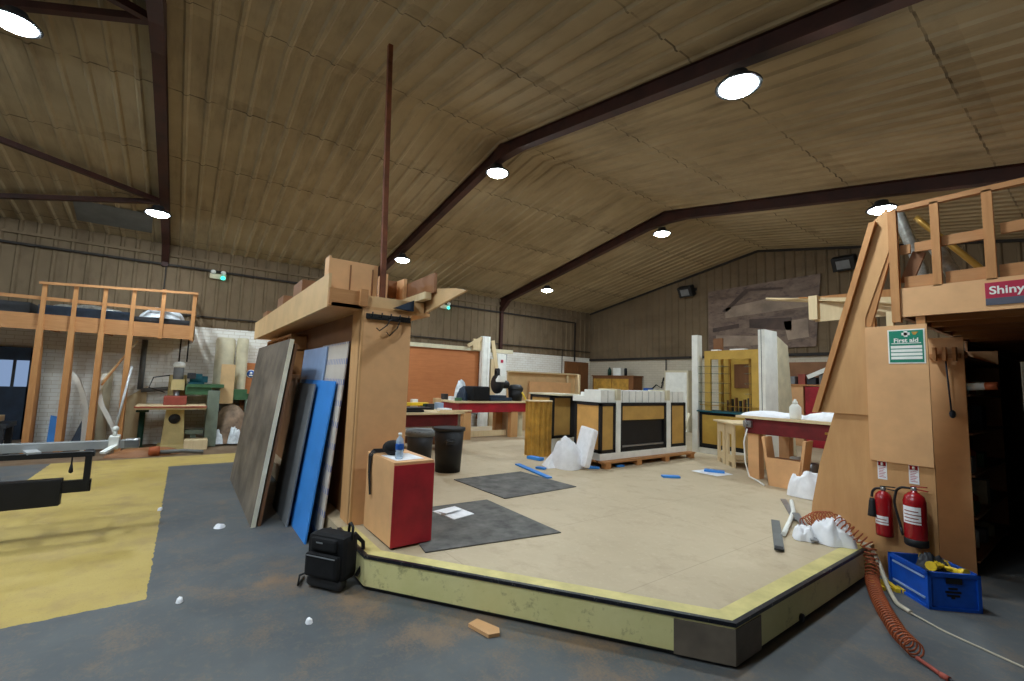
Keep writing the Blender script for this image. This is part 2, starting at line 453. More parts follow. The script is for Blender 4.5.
m = M(); m.raw([(XL - .1, YF - .1, 0), (XRT + .1, YF - .1, 0), (XRT + .1, YB + .1, 0), (XL - .1, YB + .1, 0)], [(0, 1, 2, 3)])
struct('floor', m, 'floor')
m = M()
for xe in (XL, XRT):
    m.ribbed(YF, YB, .25, .028, lambda u, d, xe=xe: [(xe, u, roof(xe) - d), (XM, u, roof(XM) - d)])
struct('ceiling', m, 'liner')
m = M(); m.raw([(XL, YF, 0), (XL, YB, 0), (XL, YB, 2.62), (XL, YF, 2.62)], [(0, 1, 2, 3)], 0)
m.ribbed(YF, YB, .25, .03, lambda u, d: [(XL + d, u, 2.62), (XL + d, u, roof(XL) + .02)], 1)
struct('wall_left', m, ['block', 'clad'])
m = M(); m.raw([(XL, YB, 0), (XRT, YB, 0), (XRT, YB, 2.56), (XL, YB, 2.56)], [(0, 1, 2, 3)], 0)
m.ribbed(XL, XRT, .25, .03, lambda u, d: [(u, YB - d, 2.56), (u, YB - d, roof(u) + .02)], 1)
struct('wall_back', m, ['block_back', 'clad'])
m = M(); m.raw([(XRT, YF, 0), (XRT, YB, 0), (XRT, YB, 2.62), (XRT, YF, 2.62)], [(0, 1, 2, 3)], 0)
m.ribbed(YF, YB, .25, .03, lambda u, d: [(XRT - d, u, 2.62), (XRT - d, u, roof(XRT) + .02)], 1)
struct('wall_right', m, ['pitch', 'clad'])  # lower wall coloured near-black in place of the shade under the loft
m = M(); m.raw([(XL, YF, 0), (XRT, YF, 0), (XRT, YF, 4.45), (XM, YF, 5.65), (XL, YF, 4.45)], [(0, 1, 2, 3, 4)])
struct('wall_front', m, 'clad')

# window under the left loft, with a dark surround
m = M()
for a in ((-4.3, -4.18, .2, 1.95), (-2.42, -2.28, .2, 1.95)): m.box(XL, XL + .09, a[0], a[1], a[2], a[3])
m.box(XL, XL + .09, -4.2, -2.3, 1.7, 1.95); m.box(XL, XL + .09, -4.2, -2.3, .2, 1.2)
w = struct('window_1', m, 'navy')
m = M()
for y in (-3.7, -3.2, -2.62): m.box(XL + .04, XL + .075, y - .02, y + .02, 1.2, 1.72)
part('window_frame', m, 'dark_grey', w)
m = M(); m.raw([(XL + .03, -4.2, 1.18), (XL + .03, -2.34, 1.18), (XL + .03, -2.34, 1.72), (XL + .03, -4.2, 1.72)], [(0, 1, 2, 3)])
part('pane', m, 'window_glow', w)

# brown door in the far left corner
m = M(); m.box(XL, XL + .06, 11.62, 12.86, 0, 2.44)
d = struct('door_1', m, 'brown_wood')
m = M(); m.box(XL + .06, XL + .075, 11.72, 12.2, .1, 2.34); m.box(XL + .06, XL + .075, 12.28, 12.76, .1, 2.34)
part('door_panel', m, 'brown_wood', d)
m = M(); m.tube([(XL + .075, 12.18, 1.05), (XL + .14, 12.18, 1.05), (XL + .14, 12.08, 1.05)], .012); part('door_handle', m, 'steel', d)

# cables, trays and eaves strips that run along the walls
def run(pts, r, mat='cable'):
    m = M()
    for a, b in zip(pts, pts[1:]): m.beam(a, b, r * 2, r * 2)
    return struct('trim_%d' % run.n, m, mat)
run.n = 0
for pts, r in (([(XL + .06, -6, 3.95), (XL + .06, 12.1, 3.95), (XL + .06, 12.1, 2.45)], .022),
               ([(XL + .06, -.3, 2.86), (XL + .06, 12.95, 2.86)], .014),
               ([(XL + .06, -.52, 3.95), (XL + .06, -.52, 2.7)], .012),
               ([(XL + .06, 11.45, 2.86), (XL + .06, 11.45, 1.4)], .010),
               ([(XL + .06, 13 - .05, 2.55), (XRT, 13 - .05, 2.55)], .038),
               ([(-8.95, 12.93, 2.55), (-8.95, 12.93, 1.95), (-9.1, 12.9, 1.7)], .014),
               ([(-7.95, 12.93, 1.98), (-8.9, 12.93, 1.98)], .012),
               ([(XL + .03, YB - .05, roof(XL) - .05), (XM, YB - .05, roof(XM) - .05), (XRT, YB - .05, roof(XRT) - .05)], .028)):
    run.n += 1; run(pts, r)
run.n += 1
m = M(); m.box(XL + .002, XL + .06, YF, YB, 4.14, 4.2)          # pale eaves flashing
struct('trim_%d' % run.n, m, 'clad')
run.n += 1
m = M()                                                         # grey rooflight sheet in the left slope
pts = [(-12.0, -1.95), (-12.0, -.8), (-11.1, -.75), (-11.1, -1.9)]
m.raw([(x, y, roof(x) - .034) for x, y in pts], [(0, 1, 2, 3)]); struct('trim_%d' % run.n, m, 'mid_grey')

# steel portal frames
def rafter(side, y):
    m = M(); x1 = XL if side < 0 else XRT
    for o0, o1, w in ((0, .02, .13), (.02, .2, .016), (.2, .22, .13)):
        P = [(XM, y - w / 2, ZU + o0), (XM, y - w / 2, ZU + o1), (x1, y - w / 2, under(x1) + o1), (x1, y - w / 2, under(x1) + o0)]
        m.prism(P, (0, w, 0))
    return m
def portal(y, label, zcol):
    t = thing('portal_frame', label, 'roof beam', (XM, y, ZU), 0, 'steel roof frames')
    part('rafter', rafter(-1, y), 'frame_steel', t); part('rafter', rafter(1, y), 'frame_steel', t)
    m = M(); x = XL
    m.prism([(x, y - .065, under(x) + .1), (x + .62, y - .065, under(x + .62) + .01), (x + .5, y - .065, under(x + .5) - .0), (x + .1, y - .065, under(x) - .22), (x, y - .065, under(x) - .28)], (0, .13, 0))
    part('haunch', m, 'frame_steel', t)
    m = M(); m.box(x, x + .1, y - .055, y + .055, zcol, under(x) + .05); part('column', m, 'frame_steel', t)
    m = M(); m.box(XRT - .1, XRT, y - .055, y + .055, 2.6, under(XRT) + .05); part('column', m, 'frame_steel', t)
    m = M(); m.prism([(XM - .55, y - .07, under(XM - .55) + .005), (XM, y - .07, ZU - .06), (XM + .55, y - .07, under(XM + .55) + .005), (XM, y - .07, ZU + .21)], (0, .14, 0))
    part('apex_plate', m, 'frame_steel', t)
portal(-.55, 'dark brown steel roof frame nearest the camera, rising beside the cross bracing at left', 3.9)
portal(4.03, 'dark brown steel roof frame crossing the middle of the ceiling, bending at the ridge lamp', 2.64)
portal(8.61, 'dark brown steel roof frame farthest back, nearest the gable wall', 2.64)
portal(-5.13, 'dark brown steel roof frame behind the camera, out of the picture', 2.64)

def brace(a, b, label):
    m = M(); p = [(x, y, under(x) + .09) for x, y in (a, b)]
    m.beam(p[0], p[1], .08, .08)
    single('roof_brace', m, 'frame_steel', label, 'roof brace', 'roof braces between the frames', p[0])
brace((-10.3, -.6), (-12.35, -5.08), 'dark steel roof brace running level to the left from the lower lamp node')
brace((-10.3, -.6), (-8.15, -5.08), 'dark steel roof brace slanting up to the left edge from the lower lamp node')
brace((-6.1, -.6), (-8.15, -5.08), 'dark steel roof brace beside the big lamp in the top left corner')
brace((-6.1, -.6), (-3.9, -5.08), 'short stub of dark roof brace at the very top left of the photo')

# LED high-bay lamps
def lamp_proto(label):
    t = thing('high_bay_lamp', label, 'ceiling lamp', (0, 0, 0), 0, 'round ceiling lamps')
    part('diffuser', M().lathe([(.001, -.05), (.06, -.046), (.115, -.033), (.15, -.015), (.17, .008), (.001, .012)], seg=24), 'lamp_glow', t, True)
    part('housing', M().lathe([(.174, .004), (.2, .0), (.205, .012), (.16, .055), (.1, .075), (.085, .14), (.02, .145)], seg=24), 'dark_grey', t, True)
    m = M(); m.tube([(-.06, 0, .13), (-.045, 0, .155), (0, 0, .17), (.045, 0, .155), (.06, 0, .13)], .008, 6); part('bracket', m, 'steel', t, True)
    return t
lamps = [((-6.1, 4.03, 5.13), 'round white lamp at the ridge, under the bend of the middle roof frame'),
         ((-6.47, -1.68, 5.06), 'large round white lamp cut off by the top left corner of the photo'),
         ((-10.1, -.62, 4.40), 'round white lamp at the left, where the two roof braces meet the frame'),
         ((-10.13, 4.03, 4.44), 'round white lamp just above the plywood storage bay'),
         ((-2.0, 4.03, 4.46), 'largest bright round lamp, hanging at the upper right of the ceiling'),
         ((-6.07, 8.61, 5.10), 'round white lamp at the ridge under the farthest roof frame'),
         ((-10.09, 8.61, 4.37), 'small round white lamp farthest away over the far left corner'),
         ((-2.07, 8.61, 4.47), 'round white lamp half hidden behind the top of the right plywood panel')]
first = lamp_proto(lamps[0][1]); first.location = lamps[0][0]
for p, l in lamps[1:]: copy_thing(first, p, None, l)
for p in ((-1.95, -.6, 4.45), (-4.3, -1.75, 4.88), (-2.1, -5.1, 4.48), (-6.05, -5.1, 5.1), (-10.1, -5.1, 4.42)): copy_thing(first, p, None, 'round white ceiling lamp added for light above or behind the camera, out of the picture')  # unseen lamps added to light the pillar, riser and hall

# green-lit emergency lights
def exit_light(loc, label):
    t = thing('emergency_light', label, 'emergency light', loc, 0, 'emergency lights')
    m = M(); m.box(0, .08, -.16, .16, -.05, .07, bev=.01); part('body', m, 'cream', t, True)
    m = M()
    m.lathe([(.001, 0), (.05, 0), (.055, .03), (.035, .08), (.001, .085)], (.08, -.1, .1), 12, 'x'); part('lamp_head', m, 'white', t, True)
    m = M(); m.lathe([(.001, 0), (.05, 0), (.055, .03), (.035, .08), (.001, .085)], (.08, .1, .1), 12, 'x'); part('lamp_head', m, 'white', t, True)
    m = M(); m.ball((.1, .1, -.02), .045, 10, 7); part('indicator', m, 'exit_glow', t, True)
    return t
e1 = exit_light((XL + .03, .45, 3.82), 'emergency light with green glow on the left wall, left of the storage bay')
copy_thing(e1, (XL + .03, 6.42, 3.86), None, 'emergency light with green glow on the left wall, right of the storage bay')

# floodlights and the big faded print on the gable
def flood(x, z, label):
    t = thing('floodlight', label, 'floodlight', (x, 12.9, z), 0, 'floodlights on the gable')
    rx = Euler((math.radians(28), 0, 0)).to_matrix().to_4x4()
    m = M(); m.box(-.24, .24, -.2, .02, -.17, .17, mat=rx, bev=.02); part('housing', m, 'black', t, True)
    m = M(); m.box(-.14, .14, -.212, -.2, -.11, .1, mat=rx); part('glass', m, 'grey_sheet', t, True)
    m = M(); m.beam((-.25, -.05, .02), (-.25, .08, .02), .02, .03); m.beam((.25, -.05, .02), (.25, .08, .02), .02, .03); m.box(-.26, .26, .06, .09, -.03, .06)
    part('bracket', m, 'black', t, True); return t
f1 = flood(-8.12, 4.72, 'black floodlight on the gable, left of the faded print')
copy_thing(f1, (-3.85, 12.9, 4.8), None, 'black floodlight on the gable, right of the faded print near the plywood panel')
m = M(); m.prism([(-7.45, 12.93, 2.72), (-4.55, 12.93, 2.75), (-4.4, 12.93, 4.62), (-7.45, 12.93, 4.58)], (0, .03, 0))
pr = part('wall_print', m, 'mural'); tag(pr, 'large faded brown photographic print hung on the gable wall', 'poster')
m = M(); m.prism([(-7.0, 12.92, 3.9), (-6.3, 12.92, 4.5), (-5.3, 12.92, 4.4), (-5.3, 12.92, 4.34), (-6.2, 12.92, 4.42), (-6.85, 12.92, 3.88)], (0, .008, 0)); m.prism([(-6.2, 12.92, 3.35), (-5.1, 12.92, 3.2), (-5.1, 12.92, 3.55), (-6.2, 12.92, 3.6)], (0, .008, 0))
m.prism([(-7.3, 12.92, 3.3), (-6.5, 12.92, 3.38), (-6.5, 12.92, 3.5), (-7.3, 12.92, 3.42)], (0, .008, 0)); part('printed_shapes', m, 'print_dark', pr)
m = M(); m.prism([(-5.2, 12.92, 2.95), (-4.7, 12.92, 3.0), (-4.72, 12.92, 3.5), (-5.3, 12.92, 3.45)], (0, .008, 0)); m.prism([(-7.2, 12.92, 2.85), (-5.9, 12.92, 2.85), (-5.9, 12.92, 3.1), (-7.2, 12.92, 3.2)], (0, .008, 0)); m.prism([(-6.9, 12.92, 4.0), (-5.6, 12.92, 4.15), (-4.7, 12.92, 4.05), (-4.7, 12.92, 3.8), (-6.9, 12.92, 3.7)], (0, .008, 0)); part('pale_shapes', m, 'print_pale', pr)

# ------------------------------------------------------------------ left: loft, machines, leaning pieces
FX = -11.2
t = thing('timber_loft', 'open timber storage loft with studs, rails and fascia board along the left wall', 'loft', (FX, -2, 0))
m = M(); m.box(FX - .02, FX, -6, .1, 2.24, 2.52); m.box(XL + .02, FX, .08, .1, 2.24, 2.52); part('fascia', m, 'timber_y', t)
m = M(); m.box(XL + .02, FX - .02, -6, .08, 2.44, 2.47); part('deck', m, 'mdf_dark', t)
m = M()
for y in (-5.3, -4.5, -3.7, -2.9, -2.1, -1.3, -.5): m.box(XL + .02, FX - .02, y - .03, y + .03, 2.28, 2.44)
part('joists', m, 'timber_x', t)
for y in (-5.7, -4.2, -2.11, -1.71, -1.31, -.9):
    m = M(); m.box(FX, FX + .045, y - .042, y + .042, 0, 2.3); m.box(FX, FX + .045, y - .03, y + .03, 2.3, 3.19 + y * .055); m.prism([(FX - .02, y - .03, 0), (FX - .34, y - .03, 0), (FX - .34, y - .03, 1.2), (FX - .12, y - .03, 2.2), (FX - .02, y - .03, 2.2)], (0, .06, 0))
    part('post', m, 'timber', t)
for y in (-.45, .05):
    m = M(); m.box(FX, FX + .045, y - .032, y + .032, 2.22, 3.2); part('post', m, 'timber', t)
m = M(); m.beam((FX + .07, -2.18, 3.06), (FX + .07, .1, 3.19), .03, .045); m.box(XL + .02, FX, .06, .1, 3.12, 3.18); part('handrail', m, 'timber_y', t)
m = M(); m.box(FX - .03, FX, -6, .1, 2.77, 2.83); m.box(XL + .02, FX, .06, .1, 2.74, 2.82); part('mid_rail', m, 'timber_y', t)

def board(name, x0, x1, y0, y1, z0, z1, mat, label, cat, group=None):
    m = M(); m.box(x0, x1, y0, y1, z0, z1); return single(name, m, mat, label, cat, group, ((x0 + x1) / 2, (y0 + y1) / 2, z0))
board('sheet_stack', -12.2, -11.35, -5.6, -2.3, 2.47, 2.72, 'dark_grey', 'long stack of dark grey sheets at the left end of the loft', 'sheet stack')
board('sheet_stack', -12.1, -11.35, -2.2, -.95, 2.47, 2.7, 'navy', 'dark blue-grey stack of sheets in the middle of the loft', 'sheet stack')
board('sheet_stack', -12.1, -11.4, -.9, .0, 2.47, 2.64, 'dark_grey', 'short dark stack of sheets under crumpled film at the loft\'s right end', 'sheet stack')
m = M().heap((-11.65, -.45, 2.645), .26, .38, .2, 3, .6, 7); single('plastic_film', m, 'poly', 'crumpled clear plastic film on the right end of the loft', 'plastic film', None, (-11.65, -.45, 2.645))
m = M().heap((-11.7, -1.6, 2.675), .22, .5, .1, 5, .6, 7); single('plastic_film', m, 'silver', 'flat greyish plastic film lying on the sheets in mid loft', 'plastic film', None, (-11.7, -1.6, 2.675))

def arc(name, pts, w, th, mat, label):
    m = M()
    P = [Vector(p) for p in pts]; q = []
    for i in range(len(P) - 1):
        for k in range(6): q.append(P[i].lerp(P[i + 1], k / 6))
    q.append(P[-1])
    for _ in range(4): q = [q[0]] + [(q[i - 1] + q[i] * 2 + q[i + 1]) / 4 for i in range(1, len(q) - 1)] + [q[-1]]
    last = None
    for p in q:
        r = [m.b.verts.new(p + Vector((a, b, 0))) for a, b in ((0, -w / 2), (th, -w / 2), (th, w / 2), (0, w / 2))]
        if last:
            for k in range(4): m.b.faces.new((last[k], last[(k + 1) % 4], r[(k + 1) % 4], r[k]))
        else: m.b.faces.new(r[::-1])
        last = r
    m.b.faces.new(last)
    return single(name, m, mat, label, 'moulding strip', None, pts[0])
arc('curved_strip', [(-11.6, -1.42, 0), (-11.58, -1.43, .5), (-11.56, -1.44, .85), (-11.55, -1.5, 1.08), (-11.55, -1.62, 1.42), (-11.55, -1.74, 1.54), (-11.55, -1.8, 1.52)], .08, .03, 'white', 'curved pale strip leaning between the second and third loft posts')
arc('curved_strip', [(-11.6, -.92, 0), (-11.58, -.98, .35), (-11.56, -1.08, .6), (-11.55, -1.24, .92), (-11.55, -1.3, 1.18), (-11.55, -1.22, 1.5)], .08, .03, 'white', 'curved pale strip bowing towards the fourth loft post')
m = M(); m.beam((-11.5, -1.25, 1.35), (-11.5, -.8, 2.16), .04, .03); single('timber_lath', m, 'pale_wood', 'slanting timber lath with its top at the fourth loft post', 'lath', 'laths under the loft', (-11.5, -1.25, 1.35))
m = M(); m.beam((-11.45, -1.25, 1.28), (-11.45, -.9, 1.98), .035, .03); single('timber_lath', m, 'timber', 'darker slanting lath just below the pale one, beside the fourth loft post', 'lath', 'laths under the loft', (-11.45, -1.25, 1.28))
m = M(); m.prism([(-12.2, -2.02, 0), (-12.2, -1.86, 0), (-12.3, -1.86, .62), (-12.3, -2.02, .66)], (.02, 0, 0)); single('blue_offcut', m, 'blue_sheet', 'small bright blue board standing behind the leftmost loft post', 'board', None, (-12.2, -1.94, 0))
m = M(); m.prism([(-12.1, -1.72, 0), (-12.1, -1.45, 0), (-12.35, -1.4, 1.05), (-12.35, -1.5, .8)], (.02, 0, 0)); single('blue_offcut', m, 'navy', 'pointed dark blue board leaning between the first two loft posts', 'board', None, (-12.1, -1.6, 0))
m = M(); m.prism([(-12.42, -1.45, 0), (-12.42, -1.2, 0), (-12.48, -1.2, 1.5), (-12.48, -1.45, 1.5)], (.02, 0, 0)); single('white_offcut', m, 'cream', 'narrow cream board against the brick between the second and third posts', 'board', None, (-12.42, -1.3, 0))
m = M(); m.prism([(-12.42, -.95, 0), (-12.42, -.62, 0), (-12.48, -.62, 1.25), (-12.48, -.95, 1.0)], (.02, 0, 0)); single('white_offcut', m, 'pale_wood', 'cream slant-topped board against the brick right of the third post', 'board', None, (-12.42, -.8, 0))
m = M(); m.tube([(-10.95, -1.0, 0), (-11.15, -.82, 1.65)], .02, 8); single('metal_pole', m, 'aluminium', 'silver metal pole leaning in front of the fourth loft post', 'pole', None, (-10.95, -1.0, 0))
t = thing('low_bench', 'low dark bench with pale timber under the window at the far left', 'bench', (-11.6, -2.75, 0))
m = M(); m.box(-11.9, -11.3, -3.6, -2.38, .52, .6); part('bench_top', m, 'dark_grey', t)
for x in (-11.85, -11.35):
    for y in (-3.5, -2.45):
        m = M(); m.box(x - .04, x + .04, y - .04, y + .04, 0, .52); part('leg', m, 'dark_grey', t)
m = M(); m.beam((-11.6, -3.5, .68), (-11.5, -2.5, .68), .3, .1); m.beam((-11.55, -3.3, .78), (-11.5, -2.62, .76), .2, .06); single('timber_offcuts', m, 'pale_wood', 'pale timber offcuts on the low bench at the far left', 'timber', None, (-11.6, -3, .61))

# panel saw cut by the left edge
t = thing('panel_saw', 'sliding table of a panel saw with silver rail and black arm at the left edge', 'panel saw', (-6.2, -3.2, 0))
m = M(); m.box(-6.75, -5.7, -4.4, -2.6, 0, .78, bev=.01); part('cabinet', m, 'black', t)
m = M(); m.box(-6.9, -5.6, -4.5, -2.5, .78, .82); part('table_top', m, 'steel', t)
m = M(); m.box(-6.17, -6.07, -4.4, -.42, .80, .865, bev=.006); m.box(-6.172, -6.165, -4.4, -.42, .795, .872); m.box(-6.075, -6.065, -4.4, -.42, .795, .872)
rl = part('fence_rail', m, 'aluminium', t)
m = M(); m.box(-6.18, -6.05, -.44, -.32, .79, .88, bev=.01); part('rail_end_cap', m, 'steel', rl)
m = M(); m.box(-6.2, -6.03, -.56, -.48, .79, .92, bev=.01); m.tube([(-6.1, -.52, .92), (-6.1, -.52, .98)], .016, 8); m.ball((-6.1, -.52, .99), .028, 10, 7); m.beam((-6.04, -.5, .83), (-5.9, -.58, .78), .05, .02)
part('flip_stop', m, 'white', rl)
m = M(); m.box(-5.81, -5.74, -4.4, -.62, .775, .82); m.box(-6.1, -5.8, -1.9, -1.84, .775, .8); m.box(-6.1, -5.8, -.72, -.66, .775, .8); part('outrigger_frame', m, 'black', t)
m = M(); m.beam((-6.1, -1.12, .81), (-5.75, -1.02, .825), .09, .02); part('clamp_plate', m, 'aluminium', t)
m = M(); m.box(-5.78, -5.73, -.68, -.635, .46, .79); part('strut', m, 'black', t)
m = M(); m.box(-5.83, -5.73, -2.7, -.82, .35, .585, bev=.008); part('support_arm', m, 'black', t)
m = M(); m.box(-5.81, -5.75, -.84, -.625, .455, .56); part('telescopic_tube', m, 'black', t)
m = M(); m.tube([(-5.755, -.77, .79), (-5.755, -.77, .7)], .006, 6); m.lathe([(.006, .72), (.016, .66), (.016, .64), (.004, .63)], (-5.755, -.77, 0), 8); part('hanging_knob', m, 'black', t)

# vertical router / moulder with timber table
t = thing('spindle_moulder', 'cream pedestal machine with timber table and white-capped motor by the left wall', 'woodworking machine', (-11.7, -.1, 0))
m = M(); m.box(-11.95, -11.45, -.34, .16, 0, .09); m.prism([(-11.9, -.28, .09), (-11.9, .1, .09), (-11.9, .06, .82), (-11.9, -.24, .82)], (.4, 0, 0)); part('pedestal', m, 'machine_cream', t)
m = M(); m.box(-12.0, -11.25, -.72, .42, .82, .9, bev=.01); tt = part('table_top', m, 'pale_wood', t)
m = M(); m.box(-12.0, -11.22, -.73, .43, .86, .885); part('table_lip', m, 'brick_red', tt)
m = M(); m.lathe([(.03, 0), (.09, .01), (.1, .03), (.085, .045), (.04, .035), (.02, .07), (.001, .07)], (-11.5, -.09, .62), 16, 'x'); part('hand_wheel', m, 'black', t)
m = M(); m.box(-12.2, -11.95, -.25, .05, .85, 1.5, bev=.02); m.box(-12.1, -11.6, -.2, .02, 1.2, 1.42, bev=.03); part('head_column', m, 'machine_cream', t)
m = M(); m.lathe([(.001, 1.42), (.1, 1.42), (.08, 1.44), (.09, 1.45), (.09, 1.66), (.08, 1.68), (.001, 1.68)], (-11.7, -.1, 0), 16); mo = part('motor', m, 'grey_sheet', t)
m = M(); m.lathe([(.105, 1.67), (.105, 1.73), (.08, 1.78), (.001, 1.79)], (-11.7, -.1, 0), 16); part('motor_cap', m, 'white', mo)
m = M(); m.box(-11.62, -11.55, .05, .2, 1.44, 1.56, bev=.015); part('switch_box', m, 'dark_grey', mo)
m = M(); m.lathe([(.04, .98), (.055, 1.0), (.055, 1.2), (.001, 1.2)], (-11.7, -.1, 0), 12); part('spindle', m, 'steel', t)
m = M(); m.box(-11.8, -11.4, -.3, .08, .9, 1.08, bev=.015); part('fence', m, 'brick_red', t)
m = M(); m.tube([(-11.6, -.3, 1.15), (-11.5, -.55, 1.25), (-11.62, -.5, 1.45), (-11.7, -.24, 1.5)], .012, 6); part('hose', m, 'black', t)
m = M(); m.lathe([(.14, 0), (.14, .05), (.05, .07), (.05, .75), (.001, .75)], (-11.7, -.62, 0), 10); m.box(-11.78, -11.62, -.72, -.52, .75, .81); single('roller_stand', m, 'dark_green', 'dark green stand under the left end of the timber machine table', 'stand', None, (-11.7, -.62, 0))

t = thing('overhead_planer', 'green and grey machine right of the timber table, teal motor on its arm', 'woodworking machine', (-11.8, .5, 0))
m = M(); m.box(-12.0, -11.6, .44, .66, 0, 1.2, bev=.02); part('column', m, 'grey_green', t)
m = M(); m.box(-12.0, -11.62, .04, .5, 1.1, 1.28, bev=.02); m.box(-12.05, -11.58, .06, .72, 1.26, 1.33, bev=.01); part('arm', m, 'green', t)
m = M(); m.lathe([(.001, 0), (.1, 0), (.11, .02), (.11, .2), (.1, .22), (.001, .22)], (-11.8, .1, 1.44), 14, 'y'); m.box(-11.92, -11.68, .08, .36, 1.33, 1.37); m.box(-11.86, -11.74, .3, .42, 1.36, 1.5, bev=.015); part('motor', m, 'teal', t)
m = M(); m.box(-11.95, -11.65, .1, .42, .28, .36); m.box(-11.9, -11.7, .2, .3, 0, .3); part('base', m, 'grey_green', t)
m = M(); m.box(-11.6, -11.25, .1, .5, 0, .2, bev=.01); single('timber_block', m, 'pale_wood', 'small pale timber box on the floor under the timber machine table', 'box', None, (-11.4, .3, 0))
m = M(); m.tube([(-12.35, -.72, 1.16), (-12.35, -.25, 1.2), (-12.3, -.1, 1.2)], .045, 10); m.tube([(-12.4, -.74, 1.18), (-12.4, -.74, 2.24)], .05, 10); single('dust_duct', m, 'mid_grey', 'grey dust duct running down the wall and across behind the machine', 'duct', None, (-12.4, -.74, 1.18))
for y, l in ((-.12, 'thin dark pipe dropping from the loft above the motor, left one'), (.02, 'thin dark pipe dropping from the loft above the motor, right one')):
    m = M(); m.tube([(-12.3, y, 1.8), (-12.3, y, 2.44)], .014, 6); single('drop_pipe', m, 'cable', l, 'pipe', 'drop pipes under the loft', (-12.3, y, 2.44))
t = thing('sander', 'orange-ended low power tool on the floor in front of the machines', 'power tool', (-10.75, -.35, 0))
m = M(); m.lathe([(.001, 0), (.08, .0), (.09, .05), (.09, .16), (.001, .17)], (-10.75, -.42, .09), 12, 'y'); part('body', m, 'orange', t)
m = M(); m.tube([(-10.75, -.26, .07), (-10.75, .1, .07), (-10.72, .3, .05), (-10.7, .42, .04)], .035, 8); part('hose', m, 'mid_grey', t)
m = M().heap((-10.95, -.5, 0), .3, .55, .12, 9, .5, 5); tag(single('sawdust_pile', m, 'mdf_dark', 'low heap of brown sawdust on the floor before the machines', 'sawdust', None, (-10.95, -.5, 0)), kind='stuff')

# dust collector and pieces right of the machines
t = thing('dust_collector', 'dust collector with two tall cream bags on a green body by the wall', 'dust collector', (-12.2, .85, 0))
for y, z, r in ((.72, 2.4, .19), (1.06, 2.42, .12)):
    m = M(); m.lathe([(.001, 1.08), (r, 1.08), (r, 1.2), (r * 1.02, 1.7), (r, z - .06), (r * .9, z - .01), (.001, z)], (-12.25, y, 0), 20); part('filter_bag', m, 'cream', t)
m = M(); m.box(-12.38, -12.02, .5, 1.25, 1.0, 1.12, bev=.02); m.box(-12.1, -11.98, .78, 1.2, .98, 1.22, bev=.02); part('housing', m, 'green', t)
m = M(); m.box(-12.4, -12.0, .5, .56, 0, 1.0); m.box(-12.4, -12.0, 1.19, 1.25, 0, 1.0); part('stand', m, 'grey_green', t)
m = M(); m.heap((-12.0, .9, .04), .32, .42, .8, 4, .35, 3); single('waste_sack', m, 'waste', 'full clear waste sack of brown sawdust under the cream bags', 'sack', None, (-12.0, .9, .04))
for k, (x, y, z, l) in enumerate(((-11.75, .7, .04, 'white crumpled bag in front of the sawdust sack, left one'), (-11.72, 1.0, .04, 'white crumpled bag in front of the sawdust sack, right one'))):
    m = M(); m.heap((x, y, z), .12, .14, .3, 11 + k, .6, 6); single('plastic_bag', m, 'poly', l, 'bag', 'bags by the dust collector', (x, y, z))
m = M(); m.prism([(-11.93, .66, .9), (-11.93, .93, .9), (-11.99, .93, 1.78), (-11.99, .66, 1.78)], (.018, 0, 0)); single('board_offcut', m, 'mdf_pale', 'upright pale brown board leaning on the cream dust bags', 'board', None, (-11.95, .8, .9))
t = thing('cupboard_panel', 'orange-brown wooden panel with a round blue sign, left of the dark sheets', 'panel', (-12.3, 1.3, 0))
m = M(); m.box(-12.4, -12.3, 1.1, 2.0, 0, 1.84); part('board', m, 'orange_ply', t)
m = M(); m.lathe([(.001, 0), (.1, 0), (.1, .006), (.001, .006)], (-12.298, 1.28, 1.58), 18, 'x'); sg = part('round_sign', m, 'white', t)
m = M(); m.lathe([(.001, 0), (.085, 0), (.085, .004), (.001, .004)], (-12.292, 1.28, 1.58), 18, 'x'); part('blue_disc', m, 'sign_blue', sg)
m = M(); m.lathe([(.001, 0), (.03, 0), (.03, .003), (.001, .003)], (-12.288, 1.28, 1.6), 12, 'x'); m.box(-12.288, -12.285, 1.24, 1.32, 1.53, 1.56); part('head_symbol', m, 'white', sg)

# ------------------------------------------------------------------ platform
SZ = .25
OUT = [(-1.4, 5.02), (-1.4, 2.68), (-3.46, 1.22), (-11.3, 1.22), (-11.3, 12.4), (-1.4, 12.4)]
t = thing('stage_platform', 'low platform floored in brown board with yellow riser and black edge', 'platform', (-3, 4, 0))
m = M(); m.prism([(x, y, .03) for x, y in OUT], (0, 0, SZ - .03)); part('deck', m, 'stage', t)
def inset(a, b, n, w):   # band along one platform edge
    return [a, b, (b[0] + n[1][0] * w, b[1] + n[1][1] * w), (a[0] + n[0][0] * w, a[1] + n[0][1] * w)]
dx, dy = -2.06, -1.46; L = math.hypot(dx, dy); nrm = (dy / L, -dx / L)             # diagonal edge; inward normal
if nrm[0] > 0: nrm = (-nrm[0], -nrm[1])
bis = (-1, math.tan(math.atan2(dx * -1, dy * -1) - math.atan2(1, 0)) if False else .32)
A, Bc, Cc, Dd = OUT[0], OUT[1], OUT[2], (-4.2, 1.22)
b1 = (-1.0, .526); b2 = (-.301, 1.0)                                                # mitre directions at the two corners
w = .13
def band(w0, w1, z0, z1):
    m = M()
    for p, q, mp, mq in ((A, Bc, (-1, 0), b1), (Bc, Cc, b1, b2), (Cc, Dd, b2, (0, 1))):
        P = [(p[0] + mp[0] * w0, p[1] + mp[1] * w0, z0), (q[0] + mq[0] * w0, q[1] + mq[1] * w0, z0), (q[0] + mq[0] * w1, q[1] + mq[1] * w1, z0), (p[0] + mp[0] * w1, p[1] + mp[1] * w1, z0)]
        m.prism(P, (0, 0, z1 - z0))
    return m
